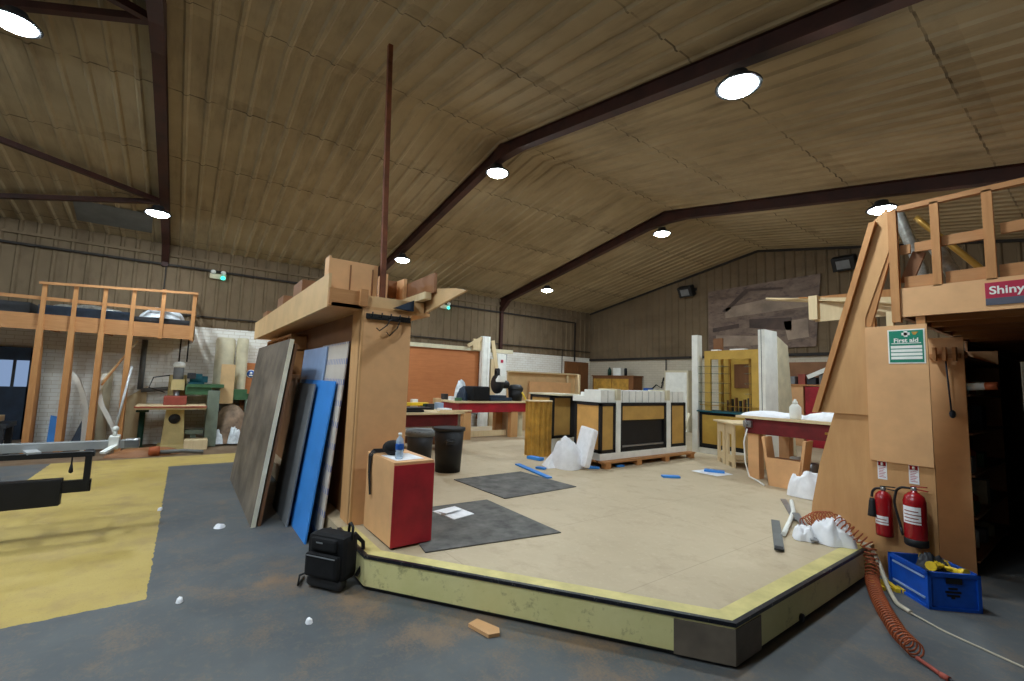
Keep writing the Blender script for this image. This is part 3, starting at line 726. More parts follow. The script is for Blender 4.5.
part('edge_band', band(.012, .13, SZ, SZ + .003), 'edge_paint', t, label='yellow painted band along the platform edge')
part('edge_trim', band(-.014, .016, SZ - .018, SZ + .005), 'edge_trim', t, label='worn black edge strip')
part('riser', band(-.008, .02, .035, SZ - .017), 'riser', t, label='scuffed yellow riser')
part('plinth', band(.02, .05, 0, .04), 'dark_grey', t)
ux, uy = dx / L, dy / L
m = M()
q = (Bc[0] + ux * .33, Bc[1] + uy * .33); o = (-nrm[0] * .012, -nrm[1] * .012)
m.prism([(Bc[0] + .012, Bc[1] - .006, .02), (q[0] + o[0], q[1] + o[1], .02), (q[0], q[1], .02), (Bc[0], Bc[1], .02)], (0, 0, SZ - .05))
m.prism([(Bc[0] + .012, Bc[1] - .006, .02), (Bc[0] + .012, Bc[1] + .3, .02), (Bc[0], Bc[1] + .3, .02), (Bc[0], Bc[1], .02)], (0, 0, SZ - .05))
part('corner_plate', m, 'dark_sheet', t, label='grey plate wrapped round the near corner')
m = M(); m.lathe([(.001, 0), (.028, 0), (.028, .02), (.001, .02)], (-1.395, 3.55, .05), 12, 'x'); part('rubber_foot', m, 'black', t)

# plywood storage bay
t = thing('storage_bay', 'tall plywood storage bay with overhanging fascia, open side stacked with sheets', 'storage bay', (-4.3, 1.5, SZ))
m = M(); m.box(-4.24, -4.2, 1.33, 1.8, SZ, 2.24); part('front_panel', m, 'mdf', t)
m = M(); m.box(-4.5, -4.24, 1.31, 1.33, SZ, 2.24); m.box(-4.26, -4.2, 1.31, 1.33, SZ, 2.24); part('corner_strip', m, 'ply', t)
m = M(); m.box(-9.6, -4.5, 1.36, 1.38, SZ, 2.24); part('side_panel', m, 'mdf_dark', t)
m = M(); m.box(-9.6, -4.24, 1.78, 1.8, SZ, 2.24); part('rear_panel', m, 'mdf', t)
m = M(); m.box(-9.6, -4.26, 1.0, 1.025, 2.23, 2.545); part('fascia', m, 'mdf_pale', t)
m = M(); m.box(-9.6, -4.2, 1.025, 2.0, 2.24, 2.27); part('deck', m, 'ply', t)
m = M(); m.box(-4.24, -4.2, 1.0, 1.3, 2.24, 2.4); m.box(-4.22, -4.16, 1.27, 1.34, 2.26, 2.42); part('end_board', m, 'timber_y', t)
m = M()
m.box(-8.9, -6.7, 1.14, 1.34, 2.13, 2.16)
for x in (-8.9, -8.5, -8.1, -7.7, -7.3, -6.9, -6.72): m.box(x - .02, x + .02, 1.14, 1.34, 1.6, 2.15)
m.box(-8.9, -6.7, 1.14, 1.34, 1.93, 1.95); part('pigeonholes', m, 'timber', t)
m = M(); m.box(-4.195, -4.17, 1.34, 1.78, 2.15, 2.2); hk = part('hook_rail', m, 'black', t)
for y in (1.38, 1.47, 1.56, 1.65, 1.74):
    m = M(); m.tube([(-4.17, y, 2.18), (-4.13, y, 2.17), (-4.12, y, 2.21)], .007, 6); part('hook', m, 'black', hk)
m = M()
for y, h in ((1.56, .12), (1.66, .16)):
    m.tube([(-4.14, y, 2.16), (-4.13, y - .03, 2.16 - h * .5), (-4.14, y - .1, 2.16 - h), (-4.14, y - .13, 2.16 - h * .8)], .006, 6)
part('wire', m, 'cable', hk)
m = M(); m.prism([(-4.2, 1.6, 2.28), (-4.2, 1.8, 2.27), (-4.2, 1.8, 2.38)], (.05, 0, 0)); part('bracket', m, 'navy', t)

# things lying on the bay's top
ZT = 2.27
m = M(); m.box(-4.62, -4.24, 1.345, 1.95, 2.275, 2.38); single('mdf_offcut', m, 'mdf_pale', 'thick pale board lying on the front edge of the storage bay top', 'board', None, (-4.4, 1.65, 2.275))
m = M(); m.prism([(-4.9, 1.97, 2.275), (-4.3, 1.97, 2.275), (-3.42, 1.97, 2.40), (-3.62, 1.97, 2.45), (-4.2, 1.97, 2.53), (-4.9, 1.97, 2.53)], (0, .025, 0)); single('mdf_offcut', m, 'mdf_pale', 'pale tapering board jutting out to the right from the storage bay top', 'board', None, (-4.4, 1.97, 2.275))
m = M(); m.beam((-5.2, 1.86, 2.40), (-4.05, 1.9, 2.43), .07, .07); single('timber_offcut', m, 'pale_wood', 'pale timber lying in front of the jutting board on the storage bay', 'timber', None, (-4.6, 1.9, 2.36))
m = M(); m.beam((-5.6, 1.93, 2.53), (-4.0, 1.95, 2.56), .03, .2); single('timber_offcut', m, 'mdf_dark', 'red-brown board on edge beside the jutting pale board', 'timber', None, (-4.8, 1.94, 2.43))
t = thing('mdf_crate', 'open brown board box standing on top of the storage bay near the rod', 'box', (-4.8, 1.3, ZT))
m = M(); m.box(-4.62, -4.46, 1.04, 1.06, ZT, 2.76); m.box(-4.48, -4.46, 1.06, 1.52, ZT, 2.74); part('box_side', m, 'mdf', t)
m = M(); m.box(-4.62, -4.6, 1.06, 1.52, ZT, 2.72); m.box(-4.6, -4.48, 1.5, 1.52, ZT, 2.72); part('box_back', m, 'mdf_dark', t)
for y, h_ in ((1.24, 2.70), (1.46, 2.69)):
    m = M(); m.box(-4.46, -4.452, y, y + .012, ZT, h_); part('batten', m, 'mdf_dark', t)
t = thing('mdf_crate', 'narrow upright board box on the storage bay top, right of the rod', 'box', (-4.8, 1.8, ZT))
m = M(); m.box(-4.85, -4.65, 1.66, 1.7, ZT + .11, 2.72); m.box(-4.85, -4.65, 1.88, 1.92, ZT + .11, 2.7); part('box_side', m, 'mdf', t)
m = M(); m.box(-4.87, -4.85, 1.66, 1.92, ZT + .11, 2.7); part('box_back', m, 'mdf_dark', t)
for x, w_, z, l in ((-9.2, .5, 2.72, 'brown board box lowest and farthest left behind the bay fascia'), (-7.6, .5, 2.78, 'brown board box in the middle of the three behind the bay fascia'), (-6.3, .55, 2.8, 'brown board box nearest the open box behind the bay fascia')):
    m = M(); m.box(x - w_ / 2, x + w_ / 2, 1.1, 1.5, ZT, z, bev=.006); b_ = single('storage_box', m, 'mdf_dark', l, 'box', 'boxes behind the fascia', (x, 1.3, ZT))
m = M()
a, b = Vector((-4.40, 1.56, 2.38)), Vector((-4.63, 1.56, 5.30))
m.beam(a, b, .05, .05, (0, 1, 0)); rod = single('slotted_strut', m, 'rust_steel', 'tall thin rusty steel strut rising from the storage bay to the ceiling', 'steel strut', None, tuple(a))

# sheets leaning against the bay
def lean(name, xb0, xb1, yb, xt0, xt1, yt, zt, th, mat, label, zt0=None, dz=0):
    m = M(); zt0 = zt if zt0 is None else zt0
    P = [(xb0, yb, dz), (xb1, yb, dz), (xt1, yt, zt), (xt0, yt, zt0)]
    n = (Vector(P[1]) - Vector(P[0])).cross(Vector(P[3]) - Vector(P[0])).normalized()
    if n.y < 0: n = -n
    m.prism(P, n * th); return single(name, m, mat, label, 'sheet', None, ((xb0 + xb1) / 2, yb, 0))
s = lean('leaning_sheet', -8.05, -5.42, .68, -8.15, -5.52, .93, 2.0, .045, ['dark_sheet', 'cream_edge'], 'large dark grey stained board with thick cream edge, leaning outermost on the bay')
for p_ in s.data.polygons:
    if abs(p_.normal.x) > .7 or p_.normal.z > .8: p_.material_index = 1
lean('leaning_sheet', -7.9, -5.44, .745, -7.95, -5.54, 0.99, 1.95, .03, 'mdf_dark', 'thin brown board right behind the dark grey board, only its edge showing')
lean('leaning_sheet', -6.2, -5.27, .99, -6.3, -5.33, 1.185, 1.5, .014, 'grey_sheet', 'plain grey narrow sheet leaning left of the blue one')
lean('leaning_sheet', -6.15, -4.66, 1.045, -6.3, -4.70, 1.235, 1.545, .014, 'blue_sheet', 'bright blue narrow sheet leaning on the bay')
lean('leaning_sheet', -6.4, -5.25, 1.125, -6.5, -5.3, 1.283, 1.93, .012, 'pale_blue', 'tall pale blue glossy sheet behind the grey and blue sheets')
lean('leaning_sheet', -5.6, -4.56, 1.155, -5.6, -4.56, 1.303, 1.95, .012, 'pattern', 'tall whitish sheet printed with small blue marks, nearest the plywood pillar')

# ------------------------------------------------------------------ things on the front part of the platform
t = thing('display_plinth', 'brown board plinth with a dark red front at the platform\'s left edge', 'plinth', (-3.75, 1.57, SZ))
m = M(); m.box(-4.1, -3.46, 1.405, 1.755, SZ + .02, .925, bev=.004); part('body', m, 'mdf', t)
m = M(); m.box(-3.46, -3.45, 1.405, 1.755, SZ + .02, .9); part('front_panel', m, 'red_panel', t, label='dark red front panel')
m = M(); m.box(-4.0, -3.47, 1.42, 1.45, SZ + .0, SZ + .025); m.box(-4.0, -3.47, 1.71, 1.74, SZ + .0, SZ + .025); part('runner', m, 'black', t)
m = M(); m.prism([(-3.82, 1.43, .926), (-3.52, 1.45, .926), (-3.54, 1.70, .926), (-3.84, 1.68, .926)], (0, 0, .003)); single('paper_sheet', m, 'paper', 'white sheet of paper under the bottle on the plinth', 'paper', None, (-3.65, 1.6, .926))
t = thing('water_bottle', 'clear plastic water bottle standing on the plinth', 'bottle', (-3.60, 1.50, .93))
m = M(); m.lathe([(.001, 0), (.03, 0), (.033, .01), (.033, .05), (.029, .06), (.033, .07), (.033, .13), (.028, .16), (.013, .18), (.013, .2), (.001, .2)], (0, 0, 0), 16); part('body', m, 'bottle', t, True)
m = M(); m.lathe([(.0335, .075), (.0338, .08), (.0338, .12), (.0335, .125)], (0, 0, 0), 16); part('label', m, 'sign_blue', t, True)
m = M(); m.lathe([(.015, .19), (.015, .212), (.001, .213)], (0, 0, 0), 12); part('cap', m, 'white', t, True)
t = thing('shoulder_bag', 'small black bag on the plinth with its strap hanging down the side', 'bag', (-3.75, 1.5, .93))
m = M(); m.ball((-3.83, 1.54, .985), (.13, .09, .065), 16, 10); m.ball((-3.78, 1.51, 1.005), (.07, .07, .05), 12, 8); part('body', m, 'black_soft', t)
m = M()
for o in (0, .05):
    pts = [(-3.9 - o, 1.5, .95), (-3.95 - o, 1.42, .945), (-3.97 - o, 1.393, .9), (-3.98 - o * .3, 1.39, .75), (-3.93 - o * .1, 1.388, .58)]
    for p_, q_ in zip(pts, pts[1:]): m.beam(p_, q_, .03, .006, (0, 1, 0))
part('strap', m, 'black', t)

t = thing('backpack', 'black backpack standing on the floor against the platform\'s corner', 'backpack', (-3.66, 1.03, 0), math.radians(34))
m = M(); m.box(-.17, .17, -.09, .09, .07, .4, bev=.045); part('body', m, 'black_soft', t, True)
m = M(); m.box(-.15, .15, -.13, -.07, .1, .27, bev=.025); pk = part('front_pocket', m, 'black_soft', t, True)
m = M(); m.box(-.13, .13, -.134, -.128, .25, .257); part('zip', m, 'grey_sheet', pk, True)
m = M(); m.box(-.12, .12, -.115, -.07, .29, .38, bev=.02); part('top_pocket', m, 'black_soft', t, True)
m = M(); m.lathe([(.001, -.15), (.045, -.15), (.05, -.13), (.05, .13), (.045, .15), (.001, .15)], (0, -.05, .055), 14, 'x'); part('bottom_roll', m, 'dark_grey', t, True)
for sx in (-1, 1):
    m = M(); m.tube([(sx * .12, .09, .38), (sx * .16, .15, .3), (sx * .2, .12, .16), (sx * .18, .06, .08)], .016, 8); part('shoulder_strap', m, 'black', t, True)
m = M(); m.tube([(.09, .06, .39), (.1, .05, .46), (.13, .03, .475), (.16, .02, .45), (.165, .01, .36)], .011, 8); part('grab_handle', m, 'black', t, True)
m = M(); m.tube([(-.16, -.03, .1), (-.23, -.08, .07), (-.2, -.12, .02), (-.28, .02, .012)], .009, 6); part('loose_strap', m, 'black', t, True)
m = M(); m.box(-.06, .0, -.118, -.114, .345, .355); part('badge', m, 'grey_sheet', t, True)

def flat(name, pts, z, th, mat, label, cat, group=None):
    m = M(); m.prism([(x, y, z) for x, y in pts], (0, 0, th)); return single(name, m, mat, label, cat, group, (pts[0][0], pts[0][1], z))
flat('floor_sheet', [(-3.27, 1.62), (-3.07, 2.86), (-4.33, 2.88), (-4.4, 1.82)], SZ + .002, .008, 'mat_dark', 'dark grey sheet lying on the platform beside the red plinth', 'floor sheet', 'dark sheets lying on the platform')
flat('floor_sheet', [(-4.27, 3.09), (-4.3, 4.26), (-5.42, 4.2), (-5.41, 3.05)], SZ + .002, .008, 'mat_dark', 'dark grey sheet lying on the platform in front of the console', 'floor sheet', 'dark sheets lying on the platform')
t = thing('document_bundle', 'white folded papers lying on the nearer dark sheet', 'papers', (-4.03, 2.3, SZ + .01))
m = M(); m.prism([(-4.2, 2.14, SZ + .011), (-3.86, 2.2, SZ + .011), (-3.92, 2.46, SZ + .011), (-4.25, 2.42, SZ + .011)], (0, 0, .006)); part('lower_sheet', m, 'paper', t)
m = M(); m.prism([(-4.17, 2.17, SZ + .018), (-4.0, 2.18, SZ + .034), (-4.05, 2.4, SZ + .034), (-4.2, 2.38, SZ + .018)], (0, 0, .004)); part('upper_sheet', m, 'paper', t)
for k, (x, y, a, l) in enumerate(((-4.1, 1.0, .3, ''),)): pass
flat('wood_offcut', [(-2.6, 1.62), (-2.42, 1.66), (-2.40, 1.73), (-2.45, 1.76), (-2.62, 1.70)], .002, .022, 'mdf', 'brown wood offcut lying on the concrete before the yellow riser', 'wood offcut')
for k, (x, y, s_, l) in enumerate(((-5.6, .42, .07, 'white paper scrap on the floor at the foot of the dark sheet'), (-3.2, .78, .03, 'tiny white scrap on the concrete below the backpack'), (-6.6, -.1, .035, 'tiny white scrap on the blue-grey floor left of the sheets'), (-3.95, .1, .03, 'tiny white scrap on the open floor at the lower left'))):
    m = M(); m.heap((x, y, 0), s_, s_ * .7, .02, 20 + k, .6, 5, n=8); single('paper_scrap', m, 'paper', l, 'scrap', 'paper scraps on the floor', (x, y, 0))

# ------------------------------------------------------------------ benches and bins at the back left of the platform
def legs(t, pts, w_, z0, z1, mat, d=None):
    for x, y in pts:
        m = M(); m.box(x - w_ / 2, x + w_ / 2, y - (d or w_) / 2, y + (d or w_) / 2, z0, z1); part('leg', m, mat, t)
t = thing('work_table', 'dark red table with pale top and black trays, right of the plywood pillar', 'table', (-8.1, 3.7, SZ))
m = M(); m.box(-8.7, -7.55, 2.85, 4.45, .945, .98); part('table_top', m, 'pale_wood', t)
m = M(); m.box(-8.6, -7.66, 2.95, 4.35, .72, .945); part('apron', m, 'maroon', t)
legs(t, ((-8.52, 3.0), (-8.52, 4.3), (-7.72, 3.0), (-7.72, 4.3)), .08, SZ, .73, 'brown_wood')
m = M(); m.box(-8.5, -7.75, 3.05, 4.25, .42, .45); part('lower_shelf', m, 'brown_wood', t)
for k, (y, z, l) in enumerate(((3.25, .985, 'black tray lying lowest at the front of the dark red table'), (3.4, 1.03, 'black tray on top of another on the dark red table'))):
    m = M(); m.box(-8.0, -7.65, y - .25, y + .38, z, z + .038, bev=.008); single('tool_tray', m, 'black', l, 'tray', 'black trays', (-7.8, y, z))
for k, (x, y, a, b_, h, mt, l) in enumerate(((-8.55, 3.35, .12, .16, .16, 'dark_grey', 'small dark box at the back of the dark red table, behind the yellow tool'), (-8.6, 4.1, .14, .14, .1, 'green', 'small green box at the back right of the dark red table'), (-8.2, 3.05, .16, .1, .06, 'brick_red', 'small dull red box at the left of the dark red table'), (-8.5, 3.8, .1, .12, .2, 'paper', 'upright white packet at the back middle of the dark red table'), (-8.6, 2.95, .16, .18, .2, 'grey_sheet', 'grey box at the back left corner of the dark red table'), (-8.55, 3.6, .1, .12, .13, 'cream', 'cream box at the back of the dark red table, left of the white packet'), (-8.3, 4.05, .1, .16, .12, 'dark_grey', 'dark box at the right of the dark red table before the green one'), (-8.58, 4.35, .12, .14, .22, 'mdf_pale', 'tan box standing at the back right corner of the dark red table'))):
    m = M(); m.box(x - a / 2, x + a / 2, y - b_ / 2, y + b_ / 2, .981, .981 + h, bev=.006); single('small_box', m, mt, l, 'box', 'small boxes on the table', (x, y, .981))
t = thing('spirit_level', 'yellow and dark green tool lying at the back of the dark red table', 'hand tool', (-8.4, 3.7, .98))
m = M(); m.box(-8.46, -8.34, 3.4, 4.05, 1.06, 1.12, bev=.01); part('body', m, 'yellow', t)
for y in (3.45, 3.98):
    m = M(); m.box(-8.48, -8.32, y - .06, y + .06, .98, 1.1, bev=.01); part('end_block', m, 'dark_green', t)
for k, (x, y, a, b_, h, mt, l) in enumerate(((-8.45, 3.12, .16, .2, .12, 'paper', 'white carton at the left back of the dark red table'), (-8.35, 4.28, .2, .12, .14, 'pale_blue', 'pale blue-grey carton at the right back of the dark red table'), (-7.95, 4.2, .25, .2, .05, 'paper', 'thin white box at the right front of the dark red table'))):
    m = M(); m.box(x - a / 2, x + a / 2, y - b_ / 2, y + b_ / 2, .981, .981 + h, bev=.006); single('carton', m, mt, l, 'box', 'cartons on the table', (x, y, .981))
m = M(); m.beam((-7.75, 4.0, 1.0), (-7.5, 4.56, 1.01), .07, .025); m.beam((-7.65, 3.9, .99), (-7.56, 4.5, .995), .05, .02); single('timber_strip', m, 'pale_wood', 'pale timber strips sticking out past the right end of the dark red table', 'timber', None, (-7.7, 4.2, .985))
for k, (y, h) in enumerate(((3.15, .16), (3.32, .18), (3.5, .15))):
    m = M(); m.lathe([(.001, 0), (.035, 0), (.035, h * .65), (.014, h * .85), (.014, h), (.001, h)], (-7.85, y, .451), 12)
    single('glue_bottle', m, 'cream', ('small cream bottle under the dark red table, left of three', 'small cream bottle under the dark red table, middle of three', 'small cream bottle under the dark red table, right of three')[k], 'bottle', 'bottles under the table', (-7.85, y, .451))

def bin_(name, x, y, r0, r1, h, label, mat):
    t = thing(name, label, 'bin', (x, y, SZ))
    m = M(); m.lathe([(.001, .0), (r0, .0), (r1, h), (r1 * 1.06, h), (r1 * 1.06, h - .05), (r1 * 1.0, h - .05)] if False else [(.001, 0), (r0, 0), (r1, h), (r1 - .015, h), (r0 - .01, .02), (.001, .02)], (x, y, SZ), 24); part('body', m, mat, t)
    m = M(); m.lathe([(r1 - .004, h - .045), (r1 + .018, h - .045), (r1 + .02, h), (r1 - .004, h)], (x, y, SZ), 24); part('rim', m, mat, t)
    return t
t = bin_('rubbish_bin', -5.98, 3.26, .185, .22, .64, 'tall round black dustbin with a side handle, on the platform by the tables', 'black')
m = M(); m.tube([(-5.79, 3.12, .72), (-5.75, 3.1, .72), (-5.73, 3.16, .71), (-5.75, 3.22, .72), (-5.78, 3.21, .72)], .014, 6); m.box(-5.79, -5.765, 3.11, 3.24, .66, .74); part('handle', m, 'dark_grey', t)
t = bin_('rubbish_bin', -6.85, 3.2, .19, .215, .5, 'shorter dark grey bin with film over its rim, left of the black dustbin', 'dark_grey')
m = M(); m.lathe([(.235, .42), (.245, .46), (.23, .52), (.19, .50), (.12, .44), (.001, .43)], (-6.85, 3.2, SZ), 20); part('bin_liner', m, 'mid_grey', t)

t = thing('red_workbench', 'red-aproned workbench with pale top carrying black machines, at the back left', 'workbench', (-9.2, 5.9, SZ))
m = M(); m.box(-9.75, -8.82, 4.95, 7.1, 1.08, 1.12); part('bench_top', m, 'pale_wood', t)
m = M(); m.box(-9.68, -8.86, 5.05, 7.0, .86, 1.08); part('apron', m, 'red_panel', t)
legs(t, ((-8.93, 5.28), (-9.6, 5.28), (-8.93, 6.62), (-9.6, 6.62)), .14, SZ, .87, 'ply', .2)
m = M(); m.box(-9.1, -9.05, 5.38, 6.52, SZ + .03, SZ + .16); part('stretcher', m, 'pale_wood', t)
m = M(); m.box(-9.6, -9.0, 6.75, 6.98, SZ, .86); part('end_board', m, 'cream', t)
for k, (x, y, a, b_, h, mt, l) in enumerate(((-9.6, 5.06, .14, .12, .14, 'dark_grey', 'dark box at the left end of the red workbench, at the back'), (-9.3, 5.08, .12, .1, .09, 'paper', 'white box at the left end of the red workbench, in the middle'), (-9.0, 5.1, .1, .14, .07, 'green', 'flat green box at the left front corner of the red workbench'))):
    m = M(); m.box(x - a / 2, x + a / 2, y - b_ / 2, y + b_ / 2, 1.121, 1.121 + h, bev=.006); single('small_box', m, mt, l, 'box', 'small boxes on the red workbench', (x, y, 1.121))
t = thing('mitre_saw', 'dark blue and black saw standing on the red workbench', 'power tool', (-9.2, 6.3, 1.12))
m = M(); m.box(-9.5, -8.95, 5.95, 6.6, 1.12, 1.2, bev=.015); m.lathe([(.001, 0), (.26, 0), (.26, .05), (.001, .05)], (-9.2, 6.28, 1.2), 18); part('base', m, 'navy', t)
m = M(); m.lathe([(.001, -.05), (.22, -.05), (.24, -.03), (.24, .03), (.22, .05), (.001, .05)], (-9.2, 6.3, 1.53), 20, 'y'); part('blade_guard', m, 'black', t)
m = M(); m.lathe([(.001, 0), (.09, 0), (.1, .03), (.1, .2), (.08, .24), (.001, .24)], (-9.15, 6.36, 1.52), 14, 'y'); part('motor', m, 'black', t)
m = M(); m.tube([(-9.1, 6.22, 1.66), (-9.02, 6.2, 1.76), (-9.05, 6.22, 1.88), (-9.2, 6.26, 1.88), (-9.26, 6.3, 1.74)], .045, 8); part('handle', m, 'black', t)
m = M(); m.box(-9.1, -8.94, 6.18, 6.36, 1.58, 1.74, bev=.02); part('switch_cover', m, 'white', t)
m = M(); m.box(-9.5, -8.93, 5.45, 5.93, 1.121, 1.46, bev=.05); single('tool_bag', m, 'black_soft', 'black tool bag on the red workbench, left of the saw', 'bag', None, (-9.2, 5.69, 1.121))
m = M(); m.heap((-9.15, 5.28, 1.121), .17, .15, .3, 8, .5, 4); single('cloth_bundle', m, 'navy', 'crumpled blue-grey bundle at the left on the red workbench', 'bundle', None, (-9.15, 5.28, 1.121))
m = M().heap((-9.45, 5.42, 1.121), .14, .18, .46, 9, .5, 4); single('plastic_bag', m, 'poly', 'pale plastic bag behind the blue-grey bundle on the red workbench', 'bag', None, (-9.45, 5.42, 1.121))
t = thing('shop_vacuum', 'black round tub machine at the right end of the red workbench', 'vacuum cleaner', (-9.15, 6.86, 1.121))
m = M(); m.lathe([(.001, 0), (.17, 0), (.19, .28), (.001, .28)], (-9.15, 6.84, 1.121), 18); part('tub', m, 'black', t)
m = M(); m.lathe([(.2, .28), (.2, .32), (.13, .4), (.001, .41)], (-9.15, 6.84, 1.121), 18); part('lid', m, 'dark_grey', t)
m = M(); m.tube([(-8.9, 6.86, 1.34), (-8.82, 6.9, 1.2), (-8.79, 6.93, 1.1), (-8.77, 6.98, .92), (-8.75, 7.02, .82)], .02, 6); single('yellow_strap', m, 'yellow', 'yellow strap hanging over the right end of the red workbench', 'strap', None, (-8.8, 6.9, 1.12))

# vertical panel saw against the left wall
t = thing('vertical_panel_saw', 'wall saw with orange-brown backing panel and upright silver beam on the left wall', 'panel saw', (-12.1, 6.8, 0))
m = M(); m.box(-12.12, -12.04, 4.4, 7.62, .75, 2.54); part('backing_panel', m, 'orange_ply', t)
m = M(); m.box(-12.08, -12.0, 7.5, 7.68, .4, 2.5); part('panel_edge', m, 'brown_wood', t)
m = M(); m.box(-12.1, -11.98, 4.4, 8.8, 2.52, 2.64); part('top_rail', m, 'cream', t)
m = M(); m.box(-12.1, -11.95, 4.4, 8.8, .55, .72); part('bottom_rail', m, 'steel', t)
m = M(); m.box(-11.98, -11.82, 7.5, 7.78, .1, 3.0); m.box(-11.84, -11.8, 7.53, 7.6, .12, 2.98); m.box(-11.84, -11.8, 7.68, 7.75, .12, 2.98); part('saw_beam', m, 'white', t)
m = M(); m.beam((-11.9, 7.0, 2.66), (-11.9, 7.5, 2.94), .06, .1); m.box(-11.95, -11.9, 7.2, 7.5, 2.55, 2.9); part('gusset', m, 'pale_wood', t)
m = M(); m.beam((-11.95, 7.95, 2.9), (-11.9, 8.1, 2.0), .06, .12); m.box(-12.0, -11.92, 7.9, 8.1, .1, 2.3); part('upright', m, 'pale_wood', t)
m = M(); m.box(-11.98, -11.96, 8.18, 8.52, 1.1, 2.48); nt_ = part('notice_board', m, 'white', t)
m = M(); m.box(-11.96, -11.955, 8.3, 8.4, 2.2, 2.3); part('red_mark', m, 'sign_red', nt_)
for y in (4.6, 6.4, 8.6):
    m = M(); m.box(-12.3, -11.98, y - .04, y + .04, 0, .55); m.beam((-12.4, y, .1), (-12.1, y, 2.5), .06, .06); part('leg', m, 'steel', t)

t = thing('counter_carcass', 'pale wooden counter shell with two stepped boards, behind the fluted column', 'counter', (-10, 8.5, SZ))
m = M(); m.box(-10.05, -10.0, 7.2, 9.75, SZ, 1.9); part('back_board', m, 'mdf_pale', t)
m = M(); m.box(-9.95, -9.9, 7.9, 9.5, SZ, 1.62); part('front_board', m, 'mdf', t)
m = M(); m.box(-10.0, -9.8, 9.75, 9.8, SZ, 1.88); m.box(-9.95, -9.92, 9.35, 9.42, 1.62, 1.88); part('end_board', m, 'pale_wood', t)
m = M(); m.box(-10.08, -9.88, 7.2, 9.8, 1.86, 1.9); part('top_edge', m, 'pale_wood', t)

# fluted quarter column, console on its pallet, second counter end
t = thing('fluted_column', 'gold-brown fluted half-round panel standing on the platform left of the console', 'fluted panel', (-6.45, 5.38, SZ))
m = M(); n = 36
pr_ = []
for k in range(n + 1):
    a_ = -PI * .62 + PI * 1.24 * k / n + math.radians(-30); r = .235 if k % 2 else .25; r = .25 if k % 4 in (0, 1) else .222
    pr_.append((-6.45 + r * math.cos(a_), 5.38 + r * math.sin(a_)))
m.prism([(x, y, SZ + .02) for x, y in pr_], (0, 0, .98)); part('fluted_shell', m, 'gold_dark', t)
pl = [(-6.45 + .258 * math.cos(-PI * .62 + PI * 1.24 * k / 20 + math.radians(-30)), 5.38 + .258 * math.sin(-PI * .62 + PI * 1.24 * k / 20 + math.radians(-30))) for k in range(21)]
m = M(); m.prism([(x, y, SZ + 1.0) for x, y in pl], (0, 0, .02)); part('cap', m, 'pale_wood', t)
m = M(); m.prism([(x, y, SZ) for x, y in pl], (0, 0, .02)); part('base_plate', m, 'pale_wood', t)

t = thing('timber_pallet', 'low timber pallet under the gold and white console', 'pallet', (-5.4, 6.8, SZ))
for x in (-5.75, -5.4, -5.0):
    for y in (5.62, 6.4, 7.2, 8.0):
        m = M(); m.box(x - .05, x + .05, y - .06, y + .06, SZ, .33); part('block', m, 'timber', t)
for x in (-5.76, -5.58, -5.4, -5.22, -5.02):
    m = M(); m.box(x - .07, x + .07, 5.52, 8.1, .33, .36); part('deck_board', m, 'timber_y', t)

cx0 = -5.1
t = thing('bar_console', 'white and gold bar front with black frames and a dark opening, on a pallet', 'bar counter', (-5.4, 6.8, .36))
m = M(); m.box(-5.72, cx0 - .03, 5.63, 7.98, .36, 1.3); part('carcass', m, 'black', t)
m = M(); m.box(-5.74, cx0 + .02, 5.55, 8.0, .361, .47); part('plinth', m, 'white', t)
def framed(y0, y1, z0, z1, fill, zf=None, ax='x', c=cx0):
    w_ = .055
    m = M(); g = M()
    def bx(q, a0, a1, c0, c1, d0, d1, mi=0):
        if ax == 'x': q.box(c + d0, c + d1, a0, a1, c0, c1, mi)
        else: q.box(a0, a1, c - d1, c - d0, c0, c1, mi)
    for a in ((y0, y0 + w_, z0, z1), (y1 - w_, y1, z0, z1), (y0, y1, z0, z0 + w_), (y0, y1, z1 - w_, z1)): bx(m, *a, -.03, .012)
    bx(g, y0 + w_, y1 - w_, zf or z0 + w_, z1 - w_, -.03, .0)
    return m, g
for y0, y1, z0, zf, mt in ((5.56, 5.94, .47, None, 'gold'), (6.06, 7.36, .47, 1.0, 'gold'), (7.49, 7.99, .47, None, 'gold')):
    m, g = framed(y0, y1, z0, 1.3, mt, zf)
    fr = part('frame', m, 'black', t); part('inlay', g, mt, fr)
m, g = framed(-5.72, -5.1, .47, 1.3, 'gold', None, 'y', 5.6)
fr = part('frame', m, 'black', t); part('inlay', g, 'gold_orange', fr)
for y0, y1 in ((5.945, 6.055), (7.365, 7.485)):
    m = M(); m.box(cx0 - .03, cx0 + .025, y0, y1, .47, 1.34); part('pilaster', m, 'white', t)
m = M(); m.box(-5.65, cx0 - .005, 6.12, 7.3, .54, .57); part('opening_sill', m, 'steel', t)
m = M()
for k in range(13):
    y0 = 5.6 + k * .183; m.box(-5.5, cx0 - .02, y0, y0 + .168, 1.301, 1.51)
m.box(-5.49, cx0 - .026, 5.62, 7.96, 1.3, 1.5, 1); part('tile_upstand', m, ['white', 'dark_grey'], t)
for y0 in (5.95, 7.36):
    m = M(); m.box(-5.5, cx0 + .02, y0, y0 + .1, 1.34, 1.53); part('upstand_post', m, 'cream', t)
m = M(); m.box(-5.78, -5.5, 5.6, 5.75, 1.301, 1.4); m.box(-5.74, -5.5, 5.75, 6.2, 1.301, 1.46); m.box(-5.75, -5.55, 6.3, 7.9, 1.301, 1.34); part('step_block', m, 'white', t)

